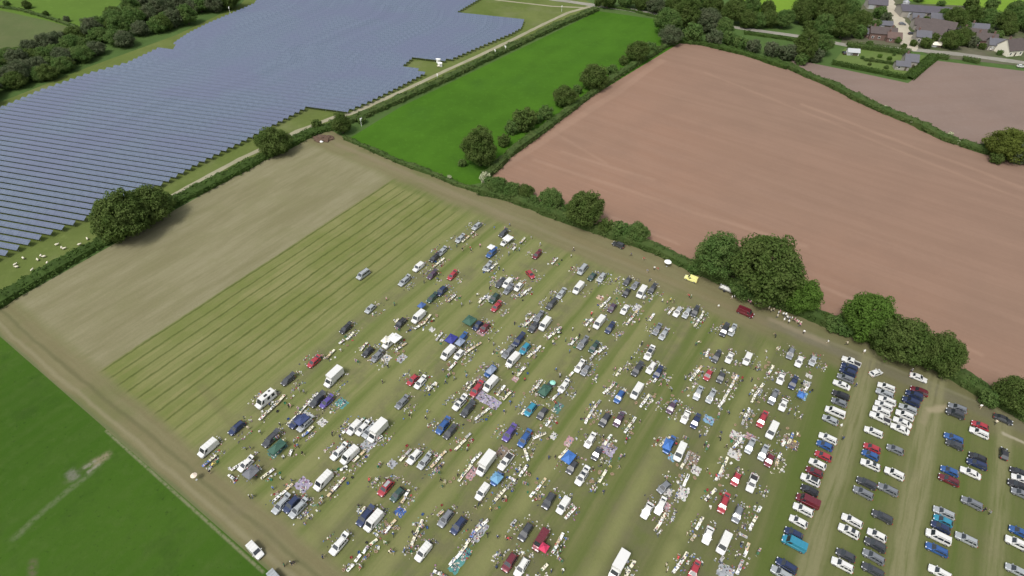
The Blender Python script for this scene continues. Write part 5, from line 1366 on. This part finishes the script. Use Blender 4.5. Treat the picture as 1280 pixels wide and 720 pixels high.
spots = [(571, 307, 1), (600, 307, 0), (588, 310, 0), (589, 314, 1), (629, 339, 1), (637, 281, 0), (631, 286, 0), (664, 297, 1), (649, 312, 0), (636, 317, 0), (618, 285, 0), (675, 306, 0), (717, 312, 0), (714, 320, 0), (809, 339, 0), (818, 335, 0), (823, 336, 0), (812, 350, 1), (789, 318, 1), (770, 350, 0), (804, 323, 0), (493, 380, 1), (483, 374, 0), (374, 488, 1), (380, 490, 1), (361, 508, 1), (363, 507, 0),
         (493, 401, 0), (577, 381, 0), (587, 378, 0), (643, 404, 1), (663, 393, 0), (617, 440, 1), (635, 460, 0), (611, 425, 1), (617, 430, 1), (480, 452, 0), (485, 458, 0), (478, 477, 1), (582, 466, 1), (583, 470, 0), (568, 473, 0), (512, 520, 1), (534, 515, 0), (532, 522, 1), (638, 501, 1), (630, 515, 1), (640, 539, 0), (557, 478, 0), (545, 482, 0), (800, 527, 1), (805, 378, 0), (834, 378, 0), (838, 375, 0), (842, 377, 1), (828, 376, 0), (864, 371, 1), (862, 370, 0), (870, 430, 1), (872, 428, 0),
         (840, 487, 0), (857, 473, 0), (859, 485, 0), (1002, 520, 1), (1000, 522, 0), (958, 448, 0), (958, 440, 0), (910, 514, 1), (912, 516, 0), (961, 468, 0), (970, 420, 0), (971, 436, 0), (948, 462, 0), (944, 461, 1), (940, 475, 1), (929, 514, 0), (937, 493, 0), (884, 588, 1), (895, 595, 0), (908, 558, 0), (901, 549, 1), (996, 544, 0), (993, 553, 0), (991, 562, 1), (1054, 548, 1), (1067, 480, 1), (1231, 637, 1), (1238, 641, 1), (584, 562, 0), (572, 594, 0), (632, 622, 0), (640, 610, 1), (686, 572, 1), (694, 572, 0),
         (782, 553, 1), (783, 549, 0), (780, 570, 1), (774, 584, 0), (763, 582, 0), (751, 582, 1), (744, 614, 1), (741, 586, 0), (822, 668, 1), (824, 666, 0), (859, 667, 0), (834, 713, 0), (833, 706, 0), (598, 630, 1), (594, 634, 1), (613, 636, 0), (609, 668, 0), (592, 679, 0), (622, 671, 1), (632, 671, 0), (634, 673, 0), (621, 709, 1), (700, 690, 1), (701, 684, 1), (689, 714, 1), (704, 713, 0), (707, 674, 0), (626, 694, 0), (551, 600, 1), (553, 607, 1), (557, 603, 0), (483, 600, 0), (461, 601, 0), (472, 600, 0), (519, 612, 0),
         (483, 679, 1), (481, 679, 0), (489, 688, 0), (492, 690, 0), (486, 689, 0), (505, 689, 1), (509, 690, 0), (403, 696, 1), (457, 696, 0), (450, 707, 0), (355, 706, 1), (364, 704, 1), (366, 702, 0), (312, 621, 1), (316, 620, 1), (341, 610, 0), (351, 598, 0), (365, 601, 0), (378, 567, 1), (372, 557, 0), (367, 552, 0), (369, 558, 0), (307, 560, 0), (313, 560, 0), (325, 540, 0), (350, 531, 0), (415, 543, 1), (425, 546, 0), (427, 550, 0), (310, 535, 0), (262, 590, 0), (265, 582, 0), (426, 438, 0), (462, 544, 0), (438, 589, 0), (700, 623, 0),
         (1045, 530, 0), (995, 561, 0), (880, 557, 1), (902, 540, 0), (875, 545, 0), (884, 625, 0), (920, 620, 0), (882, 555, 1), (818, 455, 0), (786, 455, 0), (784, 463, 0), (769, 461, 0), (810, 432, 0), (802, 430, 0), (789, 448, 0), (757, 396, 0), (739, 393, 0), (733, 402, 0), (724, 420, 0), (716, 411, 0), (707, 425, 1), (697, 416, 0), (712, 439, 0), (670, 445, 0), (660, 455, 1), (694, 366, 0), (693, 375, 0), (618, 348, 0), (612, 360, 0), (646, 349, 0), (596, 368, 0), (548, 349, 0), (530, 352, 1), (578, 312, 0), (695, 462, 0), (700, 470, 0)]
queue = [(935, 376), (938, 378), (944, 380), (949, 379), (961, 386), (964, 388), (967, 387), (973, 391), (975, 390), (979, 393), (982, 394), (984, 397), (987, 398), (990, 398), (993, 400), (996, 402), (998, 403), (1001, 404), (980, 400), (986, 402), (972, 395), (1000, 406), (1005, 415), (1035, 427), (1059, 429), (1080, 440), (1226, 508), (898, 383), (915, 372), (918, 371), (1140, 463), (1245, 528)]
npers = 0
def place_person(px, py, pose, top, zone, key):
    global npers
    i = pose; o = PP[i][0]
    if PU[i]: o = copy_tree(o)
    PU[i] = True; c = G(px, py, .8); c.z = .045
    if near_vehicle(c, .2):
        s, t = ST(c); best = min(vl, key=lambda v: math.hypot(v[0] - s, v[1] - t)); c = P(s, best[1] + (1 if t > best[1] else -1) * (best[5][1] + .6), .045)
    o.location = c; o.rotation_euler = (0, 0, random.choice([ANG, ANG + math.pi, ANG + 1.57, ANG - 1.57]) + random.uniform(-.6, .6)); k = random.uniform(.92, 1.07); o.scale = (k * 1.08, k * 1.08, k)
    for b in kids(o):
        if b.name.startswith('body'):
            b.material_slots[1].link = 'OBJECT'; b.material_slots[1].material = CM[top]; b.material_slots[2].link = 'OBJECT'; b.material_slots[2].material = random.choice(TRO)
        else: b.material_slots[0].link = 'OBJECT'; b.material_slots[0].material = random.choice(HAIRM)
    tag(o, cat='person', group='people walking and browsing at the sale'); npers += 1
    s, t = ST(c); pend(o, 'person in %s top %s' % (top, PP[i][1]), zone or ('%s from left' % rowname(t)), -s)
for (px, py, dark) in spots:
    top = random.choice(['black', 'navy', 'black', 'grey', 'green']) if dark else random.choice(['white', 'cream', 'pink', 'black', 'red', 'blue', 'grey', 'yellow', 'white', 'navy'])
    place_person(px, py, random.choice([0, 1, 1, 0, 2, 3]), top, None, 0)
for (px, py) in queue: place_person(px, py, random.choice([0, 1]), random.choice(['white', 'white', 'cream', 'white', 'pink', 'grey']), 'along the long hedge', 0)
while npers < 292:
    c = random.choice(GOODS); s, t = ST(c); q = c + E2 * random.choice([-1, 1]) * random.uniform(.7, 2.2) + E1 * random.uniform(-2, 2)
    dn = q; u = Vector((q.x, q.y, 0))
    # back to picture coordinates of the same ground point
    d_ = q - Vector((0, 0, CH)); X = d_.dot(cx); Y = d_.dot(cy); Z = -d_.dot(fwd) * -1
    place_person(640 + F * X / Z, 360 - F * Y / Z, random.choice([0, 1, 2, 3, 0]), random.choice(['white', 'cream', 'black', 'black', 'red', 'blue', 'grey', 'navy', 'pink', 'navy']), None, 0)
flush('counted from top')
# trailer and small things by the hedge
r_ = empty('trailer', G(907, 361, .6), ANG - math.pi / 2); r_.location.z = .04; r_.scale = (1.35, 1.35, 1.2); tag(r_, 'silver framed trailer loaded with poles beside the long hedge', 'trailer')
b = MB(); b.box((0, 0, .55), (3.0, 1.5, .08)); b.box((0, .74, .72), (3.0, .04, .3)); b.box((0, -.74, .72), (3.0, .04, .3)); b.build('load_bed', [RIM], r_)
b = MB(); b.tube((1.5, .4, .5), (2.6, 0, .5), .04, .04, 6); b.tube((1.5, -.4, .5), (2.6, 0, .5), .04, .04, 6); b.build('drawbar', [STEEL], r_)
for y in (-.85, .85): b = MB(); b.tube((0, y - .09, .32), (0, y + .09, .32), .32, .32, 12); b.build('wheel', [TYRE], r_)
b = MB()
for i in range(7): b.tube((-1.4 + i * .05, -.6 + i * .2, .68 + .05 * (i % 2)), (1.3, -.55 + i * .18, .74), .05, .05, 6)
b.build('poles', [WHITE], r_)
for (k0, used_) in PROTO.values():
    pass
for (px, py, k, c_, hd, lab) in ((1055, 66, 'hatch', 'black', 80, 'black hatchback beside the white garden shed'), (1128, 30, 'estate', 'grey', -8, 'grey estate car on the pale lane beside the barns'), (1139, 42, 'hatch', 'charcoal', 10, 'charcoal hatchback on the pale lane below the barns'),
        (1221, 41, 'van', 'white', -10, 'white panel van among the village houses'), (1240, 61, 'smallvan', 'white', 30, 'white small van on the drive left of the cream gable'), (1181, 51, 'hatch', 'white', 60, 'white hatchback parked at the barn corner'), (1084, 33, 'estate', 'silver', 60, 'silver estate car left of the long brick house'), (1276, 83, 'hatch', 'white', -8, 'white hatchback on the village road')):
    o = copy_tree(get_proto(k, False)[0]); q_ = G(px, py, .6); q_.z = .14; o.location = q_; o.rotation_euler = (0, 0, R(hd)); tag(o, lab, KN[k][1]); paint(o, PM[c_])
print('people', npers, 'objects', len(bpy.data.objects))
